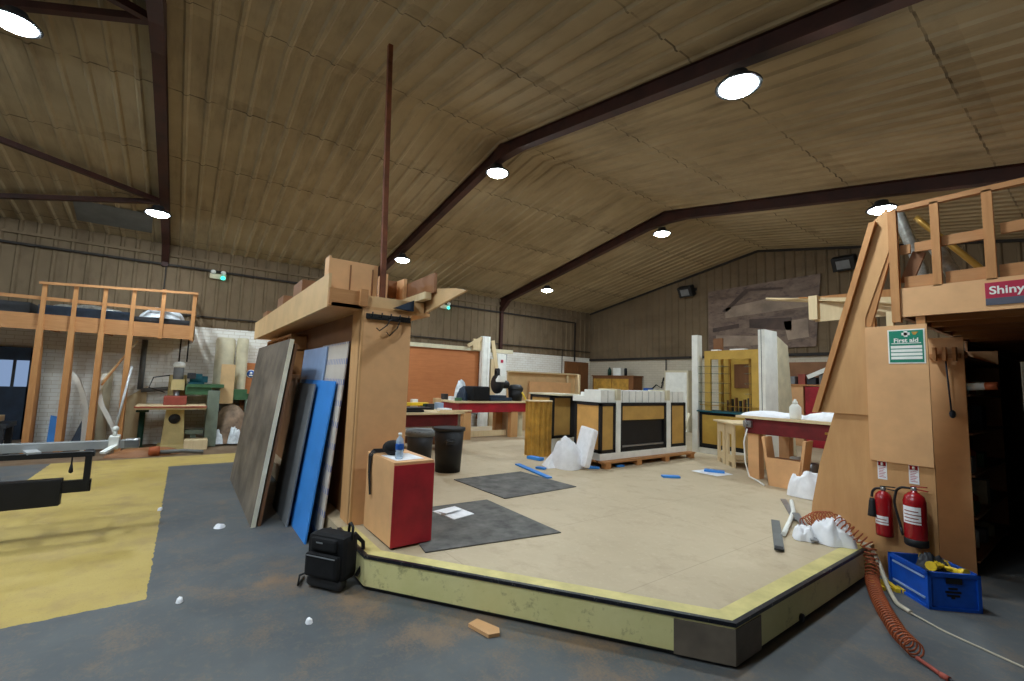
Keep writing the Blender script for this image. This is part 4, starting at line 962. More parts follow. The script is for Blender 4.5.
t = thing('counter_section', 'short black-framed gold counter end behind the bar console, left of it', 'bar counter', (-6.9, 6.2, SZ))
m = M(); m.box(-7.3, -6.65, 5.89, 6.5, .52, 1.36); part('carcass', m, 'black', t)
m = M(); m.box(-7.3, -6.62, 5.85, 6.5, SZ, .52); part('plinth', m, 'white', t)
m, g = framed(5.86, 6.4, .52, 1.36, 'gold', None, 'x', -6.62); fr = part('frame', m, 'black', t); part('inlay', g, 'gold', fr)
m, g = framed(-7.3, -6.64, .52, 1.36, 'gold', None, 'y', 5.86); fr = part('frame', m, 'black', t); part('inlay', g, 'gold', fr)
m = M(); m.box(-7.35, -6.3, 5.84, 6.55, 1.36, 1.39); part('counter_top', m, 'cream', t)

# wrapped things in front of the console
t = thing('plastic_wrap', 'white crumpled plastic-wrapped cushion leaning on the bar console', 'wrapped bundle', (-5.3, 5.2, SZ))
m = M(); m.heap((-5.36, 5.1, SZ), .27, .22, .40, 33, .55, 4, .5, 34); part('lower_bag', m, 'paper', t)
mt_ = Matrix.Translation((-5.22, 5.36, SZ + .36)) @ Euler((math.radians(-14), 0, math.radians(-22))).to_matrix().to_4x4()
m = M(); m.box(-.27, .27, -.05, .05, -.34, .3, mat=mt_, bev=.045)
for v in m.b.verts:
    q = v.co * 7; v.co += Vector((mnoise.noise(q), mnoise.noise(q + Vector((9, 0, 0))), mnoise.noise(q + Vector((0, 9, 0))))) * .03
part('wrapped_pad', m, 'paper', t)
m = M(); m.raw([(-5.72, 4.86, SZ + .002), (-5.42, 4.74, SZ + .002), (-5.36, 5.08, SZ + .002), (-5.64, 5.12, SZ + .002), (-5.56, 4.98, .5), (-5.53, 5.0, .47)], [(0, 1, 4), (1, 2, 5, 4), (2, 3, 5), (3, 0, 4, 5), (0, 3, 2, 1)])
single('foam_wedge', m, 'paper', 'small white tent-shaped wedge on the floor left of the wrapped cushion', 'foam wedge', None, (-5.55, 4.95, SZ))
m = M(); m.beam((-5.9, 4.5, SZ + .012), (-4.86, 4.28, SZ + .012), .09, .02); single('blue_strip', m, 'blue_sheet', 'long bright blue strip lying on the platform by the farther dark sheet', 'strip', None, (-5.9, 4.5, SZ))
for k, (x, y, a_, l_, w_, l) in enumerate(((-6.15, 5.08, .2, .3, .12, 'blue foam piece at the foot of the fluted column'), (-5.1, 5.42, .9, .2, .1, 'blue foam piece under the wrapped cushion by the pallet corner'), (-5.0, 5.95, 1.2, .14, .07, 'small blue foam piece in front of the pallet'), (-4.05, 5.97, .9, .26, .1, 'pale blue foam piece alone on the open platform floor'), (-3.95, 7.0, .5, .3, .14, 'blue foam piece on scrap in front of the white trestle'), (-5.45, 4.62, .3, .16, .08, 'small blue scrap at the foot of the white wedge'))):
    m = M(); m.box(-l_ / 2, l_ / 2, -w_ / 2, w_ / 2, 0, .03 if k else .05, mat=Matrix.Translation((x, y, SZ + .003 + (.006 if k == 4 else 0))) @ Matrix.Rotation(a_, 4, 'Z'), bev=.006); single('foam_offcut', m, 'blue_sheet', l, 'foam offcut', 'blue foam offcuts', (x, y, SZ))
flat('card_scrap', [(-4.2, 6.75), (-3.75, 6.72), (-3.7, 7.1), (-4.15, 7.25)], SZ + .002, .004, 'paper', 'white card scrap under the blue foam before the white trestle', 'card scrap')

# display cabinet with white posts
t = thing('display_cabinet', 'tall gold display cabinet with glass shelves between two white posts', 'display cabinet', (-4.7, 9.2, SZ))
Y0 = 8.85
m = M(); m.box(-5.47, -5.34, Y0 - .02, Y0 + .16, SZ, 2.73); part('post', m, 'white', t)
m = M(); m.box(-4.08, -3.96, Y0 - .02, Y0 + .5, SZ, 2.75); m.box(-4.03, -4.02, Y0 - .022, Y0 - .02, SZ + .1, 2.75, 1); part('post', m, ['white', 'dark_grey'], t)
m = M(); m.prism([(-3.95, Y0 + .5, SZ), (-3.95, Y0 + 1.25, SZ), (-3.95, Y0 + .95, 2.5), (-3.95, Y0 + .5, 2.66)], (-.03, 0, 0)); part('side_panel', m, 'cream', t)
m = M(); m.box(-5.34, -4.08, Y0 + .04, Y0 + .6, .36, 1.1); part('base_unit', m, 'black', t)
m = M(); m.box(-5.26, -4.12, Y0 + .02, Y0 + .04, .45, 1.04); part('base_inlay', m, 'gold_cab', t)
m = M(); m.box(-5.36, -4.06, Y0 + .0, Y0 + .6, SZ, .36); part('plinth', m, 'white', t)
m = M(); m.box(-5.34, -4.08, Y0 - .06, Y0 + .62, 1.1, 1.13); part('counter_glass', m, 'teal', t)
m = M(); m.box(-5.22, -5.09, Y0 + .05, Y0 + .1, 1.13, 2.2); m.box(-4.25, -4.1, Y0 + .05, Y0 + .1, 1.13, 2.2); m.box(-5.22, -4.1, Y0 + .05, Y0 + .1, 2.2, 2.38); part('gold_surround', m, 'gold_cab', t)
m = M(); m.box(-5.22, -4.1, Y0 + .6, Y0 + .63, 1.13, 2.36); part('back_panel', m, 'gold_cab', t)
m = M(); m.box(-4.86, -4.36, Y0 + .58, Y0 + .6, 1.62, 2.12); part('brown_back_board', m, 'brown_wood', t)
for x in (-4.98, -4.82, -4.4):
    m = M(); m.box(x - .02, x + .02, Y0 + .3, Y0 + .34, 1.13, 2.34); part('shelf_post', m, 'brass', t)
for z in (1.3, 1.5, 1.7, 1.9, 2.05):
    for x0, x1, ya, yb in ((-5.34, -4.8, .02, .3), (-4.42, -4.1, .12, .58)):
        m = M(); m.box(x0, x1, Y0 + ya, Y0 + yb, z, z + .012); part('glass_shelf', m, 'glass', t)
m = M(); m.box(-5.3, -4.1, Y0 + .0, Y0 + .02, 1.24, 1.255); part('rail', m, 'brass', t)
for k in range(9):
    x = -4.9 + k * .085; m = M(); m.box(x, x + .028, Y0 + .34, Y0 + .42, 1.14, 1.36 + .03 * (k % 3)); part('divider', m, 'dark_grey' if k % 2 else 'brown_wood', t)
m = M(); m.box(-5.33, -5.12, Y0 + .6, Y0 + .64, 2.36, 2.7); part('brown_upright', m, 'brown_wood', t)
for x0, x1, l in ((-5.1, -4.95, 'white strip light lying on the gold cabinet top, left one'), (-4.7, -4.4, 'white strip lying on the gold cabinet top, right one')):
    m = M(); m.box(x0, x1, Y0 + .1, Y0 + .25, 2.382, 2.41); single('white_strip', m, 'paper', l, 'strip', 'white strips on the cabinet', (x0, Y0 + .2, 2.382))
m = M(); m.tube([(-5.47, 8.72, 1.05), (-5.5, 8.66, .8), (-5.56, 8.6, .55), (-5.62, 8.6, SZ + .02)], .03, 8); single('hanging_rope', m, 'cream', 'pale rope hanging down left of the cabinet\'s left white post', 'rope', None, (-5.62, 8.6, SZ))

# white trestle, red bench and what lies on and below it
a_ = math.atan2(-.6, .7)
t = thing('white_trestle', 'pale slotted-leg trestle table left of the red bench', 'trestle table', (-4.1, 8.14, SZ), a_)
m = M(); m.box(-.48, .42, -.3, .3, .73, .76); part('table_top', m, 'pale_wood', t, True)
for x in (-.38, .02):
    for y in (-.26, .24):
        m = M()
        m.box(x, x + .1, y, y + .03, .0, .73); m.box(x + .24, x + .34, y, y + .03, .0, .73); m.box(x + .1, x + .24, y, y + .03, .56, .73); m.box(x + .1, x + .24, y, y + .03, .08, .2)
        part('leg_frame', m, 'pale_wood', t, True)
m = M(); m.box(-.3, .3, -.22, .23, .1, .13); part('shelf', m, 'pale_wood', t, True)

t = thing('red_workbench', 'dark red bench with white film and a white bottle on it, beside the plywood wall', 'workbench', (-2.9, 7.7, SZ))
m = M(); m.box(-3.62, -2.1, 7.05, 8.5, 1.155, 1.19); part('bench_top', m, 'pale_wood', t)
m = M(); m.box(-3.5, -2.2, 7.1, 8.4, .93, 1.155); part('apron', m, 'maroon', t)
legs(t, ((-3.4, 7.22), (-2.32, 7.22), (-3.4, 8.28), (-2.62, 8.28)), .16, SZ, .94, 'mdf')
m = M(); m.box(-3.5, -3.38, 7.03, 7.1, 1.02, 1.12, bev=.01); m.tube([(-3.44, 7.04, 1.07), (-3.44, 6.98, 1.07)], .02, 8); m.tube([(-3.44, 6.99, 1.0), (-3.44, 6.99, 1.14)], .008, 6); part('vice', m, 'steel', t)
m = M(); m.box(-2.42, -2.28, 7.085, 7.1, 1.02, 1.05); part('brass_label', m, 'brass', t)
m = M(); m.heap((-3.2, 7.5, 1.191), .5, .42, .06, 41, .6, 5); single('plastic_film', m, 'paper', 'white film spread over the left half of the dark red bench', 'plastic film', None, (-3.2, 7.5, 1.191))
m = M(); m.heap((-2.45, 7.45, 1.191), .34, .3, .1, 43, .6, 5); single('plastic_film', m, 'paper', 'white film piled at the right end of the dark red bench', 'plastic film', None, (-2.45, 7.45, 1.191))
t = thing('squeeze_bottle', 'white plastic bottle standing on the dark red bench', 'bottle', (-2.83, 7.22, 1.191))
m = M(); m.lathe([(.001, 0), (.07, 0), (.075, .02), (.075, .17), (.045, .21), (.03, .22), (.001, .22)], (0, 0, 0), 16); part('body', m, 'white', t, True)
m = M(); m.lathe([(.034, .215), (.034, .25), (.02, .265), (.014, .29), (.001, .291)], (0, 0, 0), 12); part('cap', m, 'white', t, True)
t = thing('board_stand', 'brown board stand with slanted sides, under the dark red bench', 'stand', (-2.85, 6.98, SZ))
m = M(); m.prism([(-3.02, 6.82, SZ), (-2.68, 6.82, SZ), (-2.62, 6.82, .64), (-3.08, 6.82, .64)], (0, .02, 0)); part('front_panel', m, 'mdf', t)
m = M(); m.prism([(-3.05, 6.84, SZ), (-3.02, 6.84, SZ), (-3.1, 6.84, .92), (-3.14, 6.84, .92)], (0, .24, 0)); part('side_panel', m, 'mdf', t)
m = M(); m.prism([(-2.68, 6.84, SZ), (-2.65, 6.84, SZ), (-2.56, 6.84, .92), (-2.6, 6.84, .92)], (0, .24, 0)); part('side_panel', m, 'mdf', t)
m = M(); m.box(-3.03, -2.66, 6.85, 7.08, .6, .63); part('shelf', m, 'mdf_dark', t)
m = M(); m.tube([(-3.42, 7.0, 1.0), (-3.46, 6.98, .8), (-3.44, 6.97, .5), (-3.38, 6.96, .3), (-3.22, 6.9, SZ + .015), (-3.05, 6.7, SZ + .015)], .012, 6); single('power_cord', m, 'white', 'thin white cord hanging from the dark red bench to the floor', 'cord', None, (-3.2, 6.9, SZ))
for k, (x, y, h) in enumerate(((-3.1, 7.9, .3), (-2.9, 7.95, .24))):
    m = M(); m.lathe([(.001, 0), (.09, 0), (.09, h), (.08, h + .01), (.001, h + .01)], (x, y, SZ), 14)
    single('paint_tin', m, 'white' if k == 0 else 'steel', ('white paint tin on the floor under the dark red bench', 'grey metal tin on the floor under the dark red bench')[k], 'tin', 'tins under the bench', (x, y, SZ))
m = M(); m.heap((-2.46, 6.6, SZ + .002), .22, .2, .26, 51, .9, 5, .4); single('plastic_bag', m, 'paper', 'white crumpled plastic bag on the floor right of the brown board stand', 'bag', None, (-2.52, 6.62, SZ))

# bits near the platform's right edge
m = M(); m.beam((-2.18, 5.02, SZ + .012), (-1.78, 4.16, SZ + .012), .075, .02); m.beam((-1.8, 4.2, SZ + .026), (-1.765, 4.12, SZ + .026), .06, .008, mi=1); single('flat_bar', m, ['mid_grey', 'black'], 'flat dark bar lying on the platform near its right edge', 'bar', None, (-2, 4.6, SZ))
m = M(); m.tube([(-1.92, 4.58, SZ + .03), (-2.06, 5.05, SZ + .03), (-2.2, 5.5, SZ + .03), (-2.42, 6.0, SZ + .03)], .022, 8); single('white_stick', m, 'white', 'bent white stick lying across the platform beside the flat bar', 'stick', None, (-1.95, 4.6, SZ))
for k, (p, q_, l) in enumerate((((-2.55, 6.1), (-2.08, 5.25), 'grey metal strip on the platform, farther of the two by the white cloth'), ((-2.1, 5.3), (-1.68, 4.62), 'grey metal strip lying over the edge of the white cloth'))):
    m = M(); m.beam((p[0], p[1], SZ + .008 + .06 * k), (q_[0], q_[1], SZ + .009 + .02 * k), .06, .012); single('metal_strip', m, 'steel', l, 'strip', 'grey metal strips', (*p, SZ))
m = M(); m.heap((-1.80, 4.70, SZ + .002), .1, .1, .09, 61, .9, 6); single('white_cloth', m, 'paper', 'plain white cloth heap on the platform, left of the dotted one', 'cloth', None, (-1.80, 4.70, SZ))
m = M(); m.heap((-1.64, 4.85, SZ + .002), .19, .16, .17, 63, .9, 6, -.2); wc = single('white_cloth', m, 'paper', 'larger white rag heap under the orange hose at the platform edge', 'cloth', None, (-1.70, 4.80, SZ))

def smooth(pts, k=10, it=3):
    P = [Vector(p) for p in pts]; q = []
    for i in range(len(P) - 1):
        for j in range(k): q.append(P[i].lerp(P[i + 1], j / k))
    q.append(P[-1])
    for _ in range(it): q = [q[0]] + [(q[i - 1] + 2 * q[i] + q[i + 1]) / 4 for i in range(1, len(q) - 1)] + [q[-1]]
    return q
def coil(path, r, turns, tr):
    q = smooth(path, 14, 5); L_ = [0]
    for a, b in zip(q, q[1:]): L_.append(L_[-1] + (b - a).length)
    out = []; n = turns * 12; j = 0
    for i in range(n + 1):
        s = L_[-1] * i / n
        while j < len(q) - 2 and L_[j + 1] < s: j += 1
        p = q[j].lerp(q[j + 1], (s - L_[j]) / max(1e-9, L_[j + 1] - L_[j])); d = (q[j + 1] - q[j]).normalized()
        sd = d.cross(Vector((0, 0, 1))); sd = Vector((1, 0, 0)) if sd.length < .1 else sd.normalized(); up = sd.cross(d)
        a = 2 * PI * i / 12; out.append(p + (sd * math.cos(a) + up * math.sin(a)) * r)
    return out
t = thing('air_hose', 'orange coiled air hose trailing from the rags down onto the concrete', 'hose', (-1.36, 4.9, .05))
m = M(); m.tube(coil([(-1.9, 4.98, .32), (-1.78, 4.94, .42), (-1.62, 4.84, .47), (-1.48, 4.82, .40), (-1.36, 4.86, .30), (-1.335, 4.84, .16), (-1.30, 4.70, .065), (-1.2, 4.42, .062), (-1.07, 4.12, .062), (-.94, 3.86, .062), (-.82, 3.70, .06)], .046, 58, .0055), .0055, 5); part('coil', m, 'orange', t)
m = M(); m.tube(smooth([(-.82, 3.70, .02), (-.75, 3.66, .015), (-.70, 3.62, .014)], 4, 1), .012, 6); m.tube([(-.70, 3.62, .014), (-.66, 3.60, .014)], .016, 8); part('fitting', m, 'brick_red', t)
m = M(); m.tube(smooth([(-.66, 3.60, .014), (-.62, 3.57, .012), (-.5, 3.5, .012), (-.3, 3.4, .012)], 5, 2), .011, 6); part('black_tail', m, 'black', t)
m = M(); m.tube(smooth([(-1.62, 4.95, .33), (-1.42, 4.94, .285), (-1.33, 4.92, .22), (-1.2, 4.72, .03), (-1.1, 4.5, .018), (-1.0, 4.42, .014)], 8, 3), .016, 8); m.tube(smooth([(-1.0, 4.42, .012), (-.8, 4.3, .006), (-.42, 4.16, .006), (-.2, 4.1, .006)], 6, 2), .006, 6); single('pale_hose', m, 'hose_pale', 'pale thin hose running from the platform edge past the blue crate', 'hose', None, (-1.2, 4.72, .02))
for k in range(4):
    d_ = Vector((.62, -.78, 0)); n_ = Vector((.78, .62, 0)); c_ = Vector((-1.25, 4.84, .018)) + n_ * (.052 * (k - 1.2))
    m = M(); m.beam(c_ - d_ * (.13 - .012 * k), c_ + d_ * .1, .034, .03); single('yellow_bar', m, 'yellow', ('yellow bar on the floor by the platform corner, nearest the camera of four', 'yellow bar on the floor by the platform corner, second nearest of four', 'yellow bar on the floor by the platform corner, third nearest of four', 'yellow bar on the floor, farthest of four beside the plywood panel')[k], 'bar', 'yellow bars by the platform corner', tuple(c_))

# ------------------------------------------------------------------ right: loft, plywood wall, signs, extinguishers
PY = 5.1
t = thing('storage_loft', 'timber storage loft at the right with rails, fascia and plywood end wall', 'loft', (-.9, 5.3, 0))
m = M(); m.box(-1.17, XRT - .02, PY, PY + .03, 2.285, 2.54); part('fascia', m, 'mdf', t)
m = M(); m.box(-1.15, XRT - .02, PY + .03, 12.9, 2.44, 2.47); m.box(-1.15, -1.11, PY + .03, 12.9, 2.285, 2.44); part('deck', m, 'mdf_dark', t)
m = M()
for k in range(16): m.box(-1.11, XRT - .02, PY + .5 + k * .48, PY + .55 + k * .48, 2.29, 2.44)
part('joists', m, 'timber_x', t)
for x, z0, w_ in ((-1.155, 2.24, .06), (-.875, 2.53, .055), (-.56, 2.53, .06), (-.24, 2.53, .06), (.08, 2.53, .06), (.4, 2.53, .06)):
    m = M(); m.box(x - w_ / 2, x + w_ / 2, PY - .02 if x < -1.1 else PY, PY + .045, z0, 3.27); part('post', m, 'timber', t)
m = M(); m.box(-1.12, XRT - .02, PY - .0, PY + .05, 3.255, 3.30); part('handrail', m, 'timber_x', t)
for x0, x1, z in ((-1.12, -1.05, 2.86), (-1.02, -.9, 2.865), (-.85, -.59, 2.88), (-.5, -.27, 2.9), (-.21, .05, 2.89)):
    m = M(); m.box(x0, x1, PY + .045, PY + .075, z, z + .085); part('mid_rail', m, 'timber_x', t)
for x0, x1 in ((-1.1, -.9), (-.83, -.59), (-.52, -.27), (-.2, .05), (.11, .37)):
    m = M(); m.box(x0, x1, PY + .045, PY + .07, 2.52, 2.65); part('toe_board', m, 'timber_x', t)
m = M(); m.beam((-1.1, PY + .1, 2.6), (-1.0, PY + .1, 2.87), .09, .03, (0, 1, 0)); part('brace', m, 'brown_wood', t)
# plywood end wall
m = M(); m.prism([(-1.82, PY, 1.40), (-1.31, PY, 3.19), (-1.19, PY, 3.31), (-1.19, PY, 2.9), (-1.385, PY, 2.3), (-1.385, PY, 1.40)], (0, .02, 0)); part('upper_sheet', m, 'ply', t)
m = M(); m.prism([(-1.83, PY - .05, 1.395), (-1.78, PY - .05, 1.395), (-1.265, PY - .05, 3.19), (-1.315, PY - .05, 3.19)], (0, .05, 0)); part('edge_batten', m, 'timber', t)
m = M(); m.prism([(-1.9, PY + .02, SZ), (-1.875, PY + .02, .5), (-1.8, PY + .02, .9), (-1.66, PY + .02, 1.42), (-1.385, PY + .02, 1.42), (-1.385, PY + .02, SZ)], (0, .02, 0)); part('lower_sheet', m, 'ply', t)
m = M(); m.beam((-1.38, PY + .03, 2.22), (-1.2, PY + .03, 2.92), .07, .04, (0, 1, 0)); part('diagonal_brace', m, 'timber', t)
m = M(); m.box(-1.23, -1.18, PY + .0, PY + .05, 2.1, 2.34); part('stub', m, 'pale_wood', t)
m = M(); m.box(-1.385, -.955, PY - .02, PY, 1.0, 2.21); part('notice_panel', m, 'mdf', t)
m = M(); m.box(-1.385, -.955, PY, PY + .02, 0, 1.02); part('base_panel', m, 'ply', t)
m = M(); m.box(-1.38, -1.32, PY + .02, PY + .08, 0, 2.3); m.box(-1.03, -.97, PY + .02, PY + .08, 0, 2.3); part('stud', m, 'timber', t)
m = M(); m.box(.45, .53, PY + .03, PY + .1, 0, 2.3); part('stud', m, 'timber', t)

# timber frame and rolls lying on the loft
t = thing('timber_truss', 'pale timber truss lying on the loft and jutting out left past the plywood', 'timber truss', (-1.6, 6, 2.48))
m = M(); m.beam((-2.66, 6.0, 2.78), (-.9, 6.05, 2.50), .03, .02); m.prism([(-2.66, 5.98, 2.755), (-2.1, 5.98, 2.71), (-.95, 6.2, 2.49), (-.95, 6.2, 2.475)], (0, .02, 0)); part('long_lath', m, 'pale_wood', t)
m = M(); m.prism([(-2.12, 6.02, 2.43), (-.95, 6.3, 2.475), (-.95, 6.3, 2.62), (-2.12, 6.02, 2.72)], (0, .03, 0)); part('side_board', m, 'pale_wood', t)
m = M(); m.box(-2.16, -2.07, 5.95, 6.06, 2.45, 2.735); part('end_post', m, 'pale_wood', t)
m = M(); m.beam((-2.1, 6.1, 2.69), (-.9, 6.5, 2.74), .06, .1); m.beam((-2.3, 6.05, 2.745), (-2.0, 6.4, 2.75), .03, .02); part('top_rail', m, 'timber', t)
m = M(); m.box(-1.98, -1.9, 6.1, 6.25, 2.62, 2.68); m.box(-1.75, -1.66, 6.15, 6.3, 2.58, 2.64); part('cross_batten', m, 'brown_wood', t)
for a, b, r, mt, l in (((-1.24, 5.62, 3.45), (-1.03, 5.7, 2.50), .05, 'silver', 'silver foil-wrapped roll leaning behind the loft rail near the plywood top'),
                       ((-1.12, 5.75, 3.36), (-.55, 5.85, 2.55), .028, 'brass', 'thin gold-brown pole slanting behind the loft rail'),
                       ((-.96, 5.5, 3.0), (-.78, 5.55, 2.50), .055, 'silver', 'short film-wrapped roll leaning in the middle bay of the loft rail')):
    m = M(); m.tube(smooth([a, Vector(a).lerp(Vector(b), .5) + Vector((.02, 0, -.02)), b], 6, 1), r, 12); single('wrapped_roll', m, mt, l, 'roll', 'rolls on the loft', b)

# signs
t = thing('first_aid_sign', 'green and white first aid sign on the plywood panel', 'sign', (-1.095, PY - .02, 2.02))
m = M(); m.box(-.125, .125, -.004, 0, -.15, .15); part('board', m, 'white', t, True)
m = M(); m.box(-.115, .115, -.0055, -.004, -.14, .14); gp = part('green_panel', m, 'sign_green', t, True)
m = M(); m.box(-.012, .012, -.0075, -.0055, .083, .135); m.box(-.028, .028, -.0075, -.0055, .098, .121); part('white_cross', m, 'white', gp, True)
m = M(); m.prism([(.04, -.0065, .125), (.085, -.0065, .125), (.065, -.0065, .098), (.05, -.0065, .098)], (0, .001, 0)); part('green_leaf_mark', m, 'brass', gp, True)
text_part('lettering', 'First aid', .052, 'white', gp, (0, -.007, .052), bold=.0012)
m = M()
for z in (-.005, -.037, -.069, -.101): m.box(-.105, .105, -.0065, -.0055, z - .012, z + .012)
part('blank_lines', m, 'white', gp, True)
m = M(); m.box(-.1, .1, -.0065, -.0055, .024, .03); part('small_print', m, 'white', gp, True)

def id_sign(x, label):
    t = thing('extinguisher_sign', label, 'sign', (x, PY, .925), 0, 'fire extinguisher notices')
    m = M(); m.box(-.033, .033, -.003, 0, -.085, .075); part('card', m, 'paper', t, True)
    m = M(); m.box(-.028, .028, -.004, -.003, .032, .07); rp = part('red_heading', m, 'red_ext', t, True)
    m = M(); m.lathe([(.001, 0), (.009, 0), (.009, .02), (.004, .026), (.001, .027)], (0, -.004, .038), 8); part('extinguisher_symbol', m, 'white', rp, True)
    m = M()
    for k in range(7): m.box(-.024, .024 - .008 * (k % 3), -.0038, -.003, .018 - k * .014, .0225 - k * .014)
    part('print_lines', m, 'sign_red', t, True)
    return t
i1 = id_sign(-1.305, 'small white and red notice above the left fire extinguisher')
copy_thing(i1, (-1.09, PY, .925), None, 'small white and red notice above the right fire extinguisher')

t = thing('shop_sign', 'dark red and grey sign lettered in white at the right end of the loft', 'sign', (-.36, PY, 2.41))
m = M(); m.box(-.24, .24, -.008, 0, -.03, .095); part('red_panel', m, 'sign_red', t, True)
m = M(); m.box(-.24, .24, -.008, 0, -.085, -.03); part('grey_band', m, 'sign_grey', t, True)
text_part('lettering', 'Shiny', .088, 'white', t, (-.125, -.0095, .028), bold=.0018)
text_part('lettering', 'T', .088, 'white', t, (.045, -.0095, .075), bold=.0018)

def extinguisher(x, z0, r, h, label, horn):
    t = thing('fire_extinguisher', label, 'fire extinguisher', (x, PY - r - .02, z0), 0)
    zb = .05 if not horn else 0
    m = M(); m.lathe([(.001, zb), (r * .98, zb), (r, zb + .02), (r, h * .78), (r * .86, h * .87), (r * .5, h * .93), (r * .28, h * .94), (r * .28, h * .97), (.001, h * .97)], (0, 0, 0), 24); part('cylinder', m, 'red_ext', t, True)
    if not horn:
        m = M(); m.lathe([(.001, 0), (r * .95, 0), (r * 1.04, .01), (r * 1.04, .055), (r * .98, .06), (.001, .06)], (0, 0, 0), 24); part('base_skirt', m, 'black', t, True)
    m = M(); m.lathe([(.001, h * .96), (.02, h * .96), (.022, h), (.016, h * 1.03), (.001, h * 1.03)], (0, 0, 0), 12); m.box(-.012, .012, -.02, .02, h * .97, h * 1.02); vl = part('valve', m, 'steel', t, True)
    m = M(); m.beam((-.02, 0, h * 1.035), (.085, -.01, h * 1.06), .018, .008); m.beam((-.01, 0, h * 1.0), (.09, -.01, h * .99), .018, .008); part('lever', m, 'red_ext' if not horn else 'black', vl, True)
    m = M()
    P = []
    for k in range(9):
        a = math.radians(-140 + 100 * k / 8 - 10); P.append((r * 1.012 * math.cos(a), r * 1.012 * math.sin(a)))
    for z, hh in ((h * .4, h * .3),) if not horn else ((h * .25, h * .18),):
        for (xa, ya), (xb, yb) in zip(P, P[1:]): m.raw([(xa, ya, z), (xb, yb, z), (xb, yb, z + hh), (xa, ya, z + hh)], [(0, 1, 2, 3)])
    lb = part('label', m, 'paper', t, True)
    m = M()
    for k in range(4 if not horn else 2):
        z = h * .43 + k * h * .06 if not horn else h * .29 + k * h * .06
        for (xa, ya), (xb, yb) in zip(P[1:-1 - k % 2], P[2:]): m.raw([(xa * 1.006, ya * 1.006, z), (xb * 1.006, yb * 1.006, z), (xb * 1.006, yb * 1.006, z + h * .018), (xa * 1.006, ya * 1.006, z + h * .018)], [(0, 1, 2, 3)])
    part('label_print', m, 'brick_red', lb, True)
    if horn:
        m = M(); m.tube(smooth([(.01, 0, h), (-.05, -.01, h * .98), (-r * 1.2, -.01, h * .9), (-r * 1.25, -.02, h * .78)], 5, 2), .01, 8); part('hose', m, 'black', t, True)
        m = M(); m.lathe([(.018, h * .76), (.024, h * .7), (.036, h * .42), (.038, h * .38), (.001, h * .38)], (-r * 1.15, -.03, 0), 14); part('horn', m, 'black', t, True)
    else:
        m = M(); m.tube(smooth([(-.01, 0, h), (-.08, -.01, h * 1.0), (-r * 1.5, -.01, h * .93), (-r * 1.75, -.01, h * .7), (-r * 1.4, -.01, h * .42), (-r * 1.15, -.02, h * .24)], 6, 3), .0095, 8); part('hose', m, 'black', t, True)
        m = M(); m.tube([(-r * 1.2, -.02, h * .27), (-r * 1.04, -.025, h * .14)], [.012, .008], 8); part('nozzle', m, 'black', t, True)
    m = M(); m.box(-.02, .02, r * .5, r + .02, h * .86, h * .9); part('wall_bracket', m, 'steel', t, True)
    return t
extinguisher(-1.285, .375, .062, .40, 'slimmer red fire extinguisher with a black horn, hung left on the plywood', True)
extinguisher(-1.075, .355, .076, .46, 'larger red fire extinguisher with white label and black base, hung right', False)

# blue crate with yellow gloves
O = Vector((-.945, 4.66, 0)); eu = Vector((-.27, .25, 0)); LA = .39; eu.normalize(); ev = Vector((eu.y, -eu.x, 0)); ev = ev if ev.y > 0 else -ev; LB = .34
cr = Matrix(((eu.x, ev.x, 0, O.x), (eu.y, ev.y, 0, O.y), (0, 0, 1, 0), (0, 0, 0, 1)))
H_ = .27
t = thing('plastic_crate', 'blue plastic crate on the concrete below the fire extinguishers', 'crate', O)
m = M()
tk = .012
for a in ((0, LA, 0, tk), (0, LA, LB - tk, LB), (0, tk, 0, LB), (LA - tk, LA, 0, LB)): m.box(a[0], a[1], a[2], a[3], .0, H_, mat=cr)
m.box(0, LA, 0, LB, 0, .012, mat=cr); part('body', m, 'crate_blue', t)
m = M()
for a in ((-.012, LA + .012, -.012, .006), (-.012, LA + .012, LB - .006, LB + .012), (-.012, .006, -.012, LB + .012), (LA - .006, LA + .012, -.012, LB + .012)):
    for z0, z1 in ((H_ - .03, H_), (.0, .02)): m.box(a[0], a[1], a[2], a[3], z0, z1, mat=cr)
for x_, y_ in ((0, 0), (LA, 0), (0, LB), (LA, LB)): m.box(x_ - .012, x_ + .012, y_ - .012, y_ + .012, 0, H_, mat=cr)
part('rim', m, 'crate_blue', t)
for z in (.06, .21):
    m = M(); m.box(.03, LA - .03, -.008, 0, z, z + .014, mat=cr); part('side_rib', m, 'pale_blue', t)
m = M(); m.box(-.013, -.006, LB * .34, LB * .66, .195, .235, mat=cr); part('hand_hole', m, 'black', t)
m = M()
for a in ((.36, .62, .10, .115), (.33, .65, .125, .14), (.4, .58, .15, .165), (.45, .52, .085, .10)): m.box(-.004, -.0, LB * a[0], LB * a[1], a[2], a[3], mat=cr)
part('moulded_emblem', m, 'black', t)
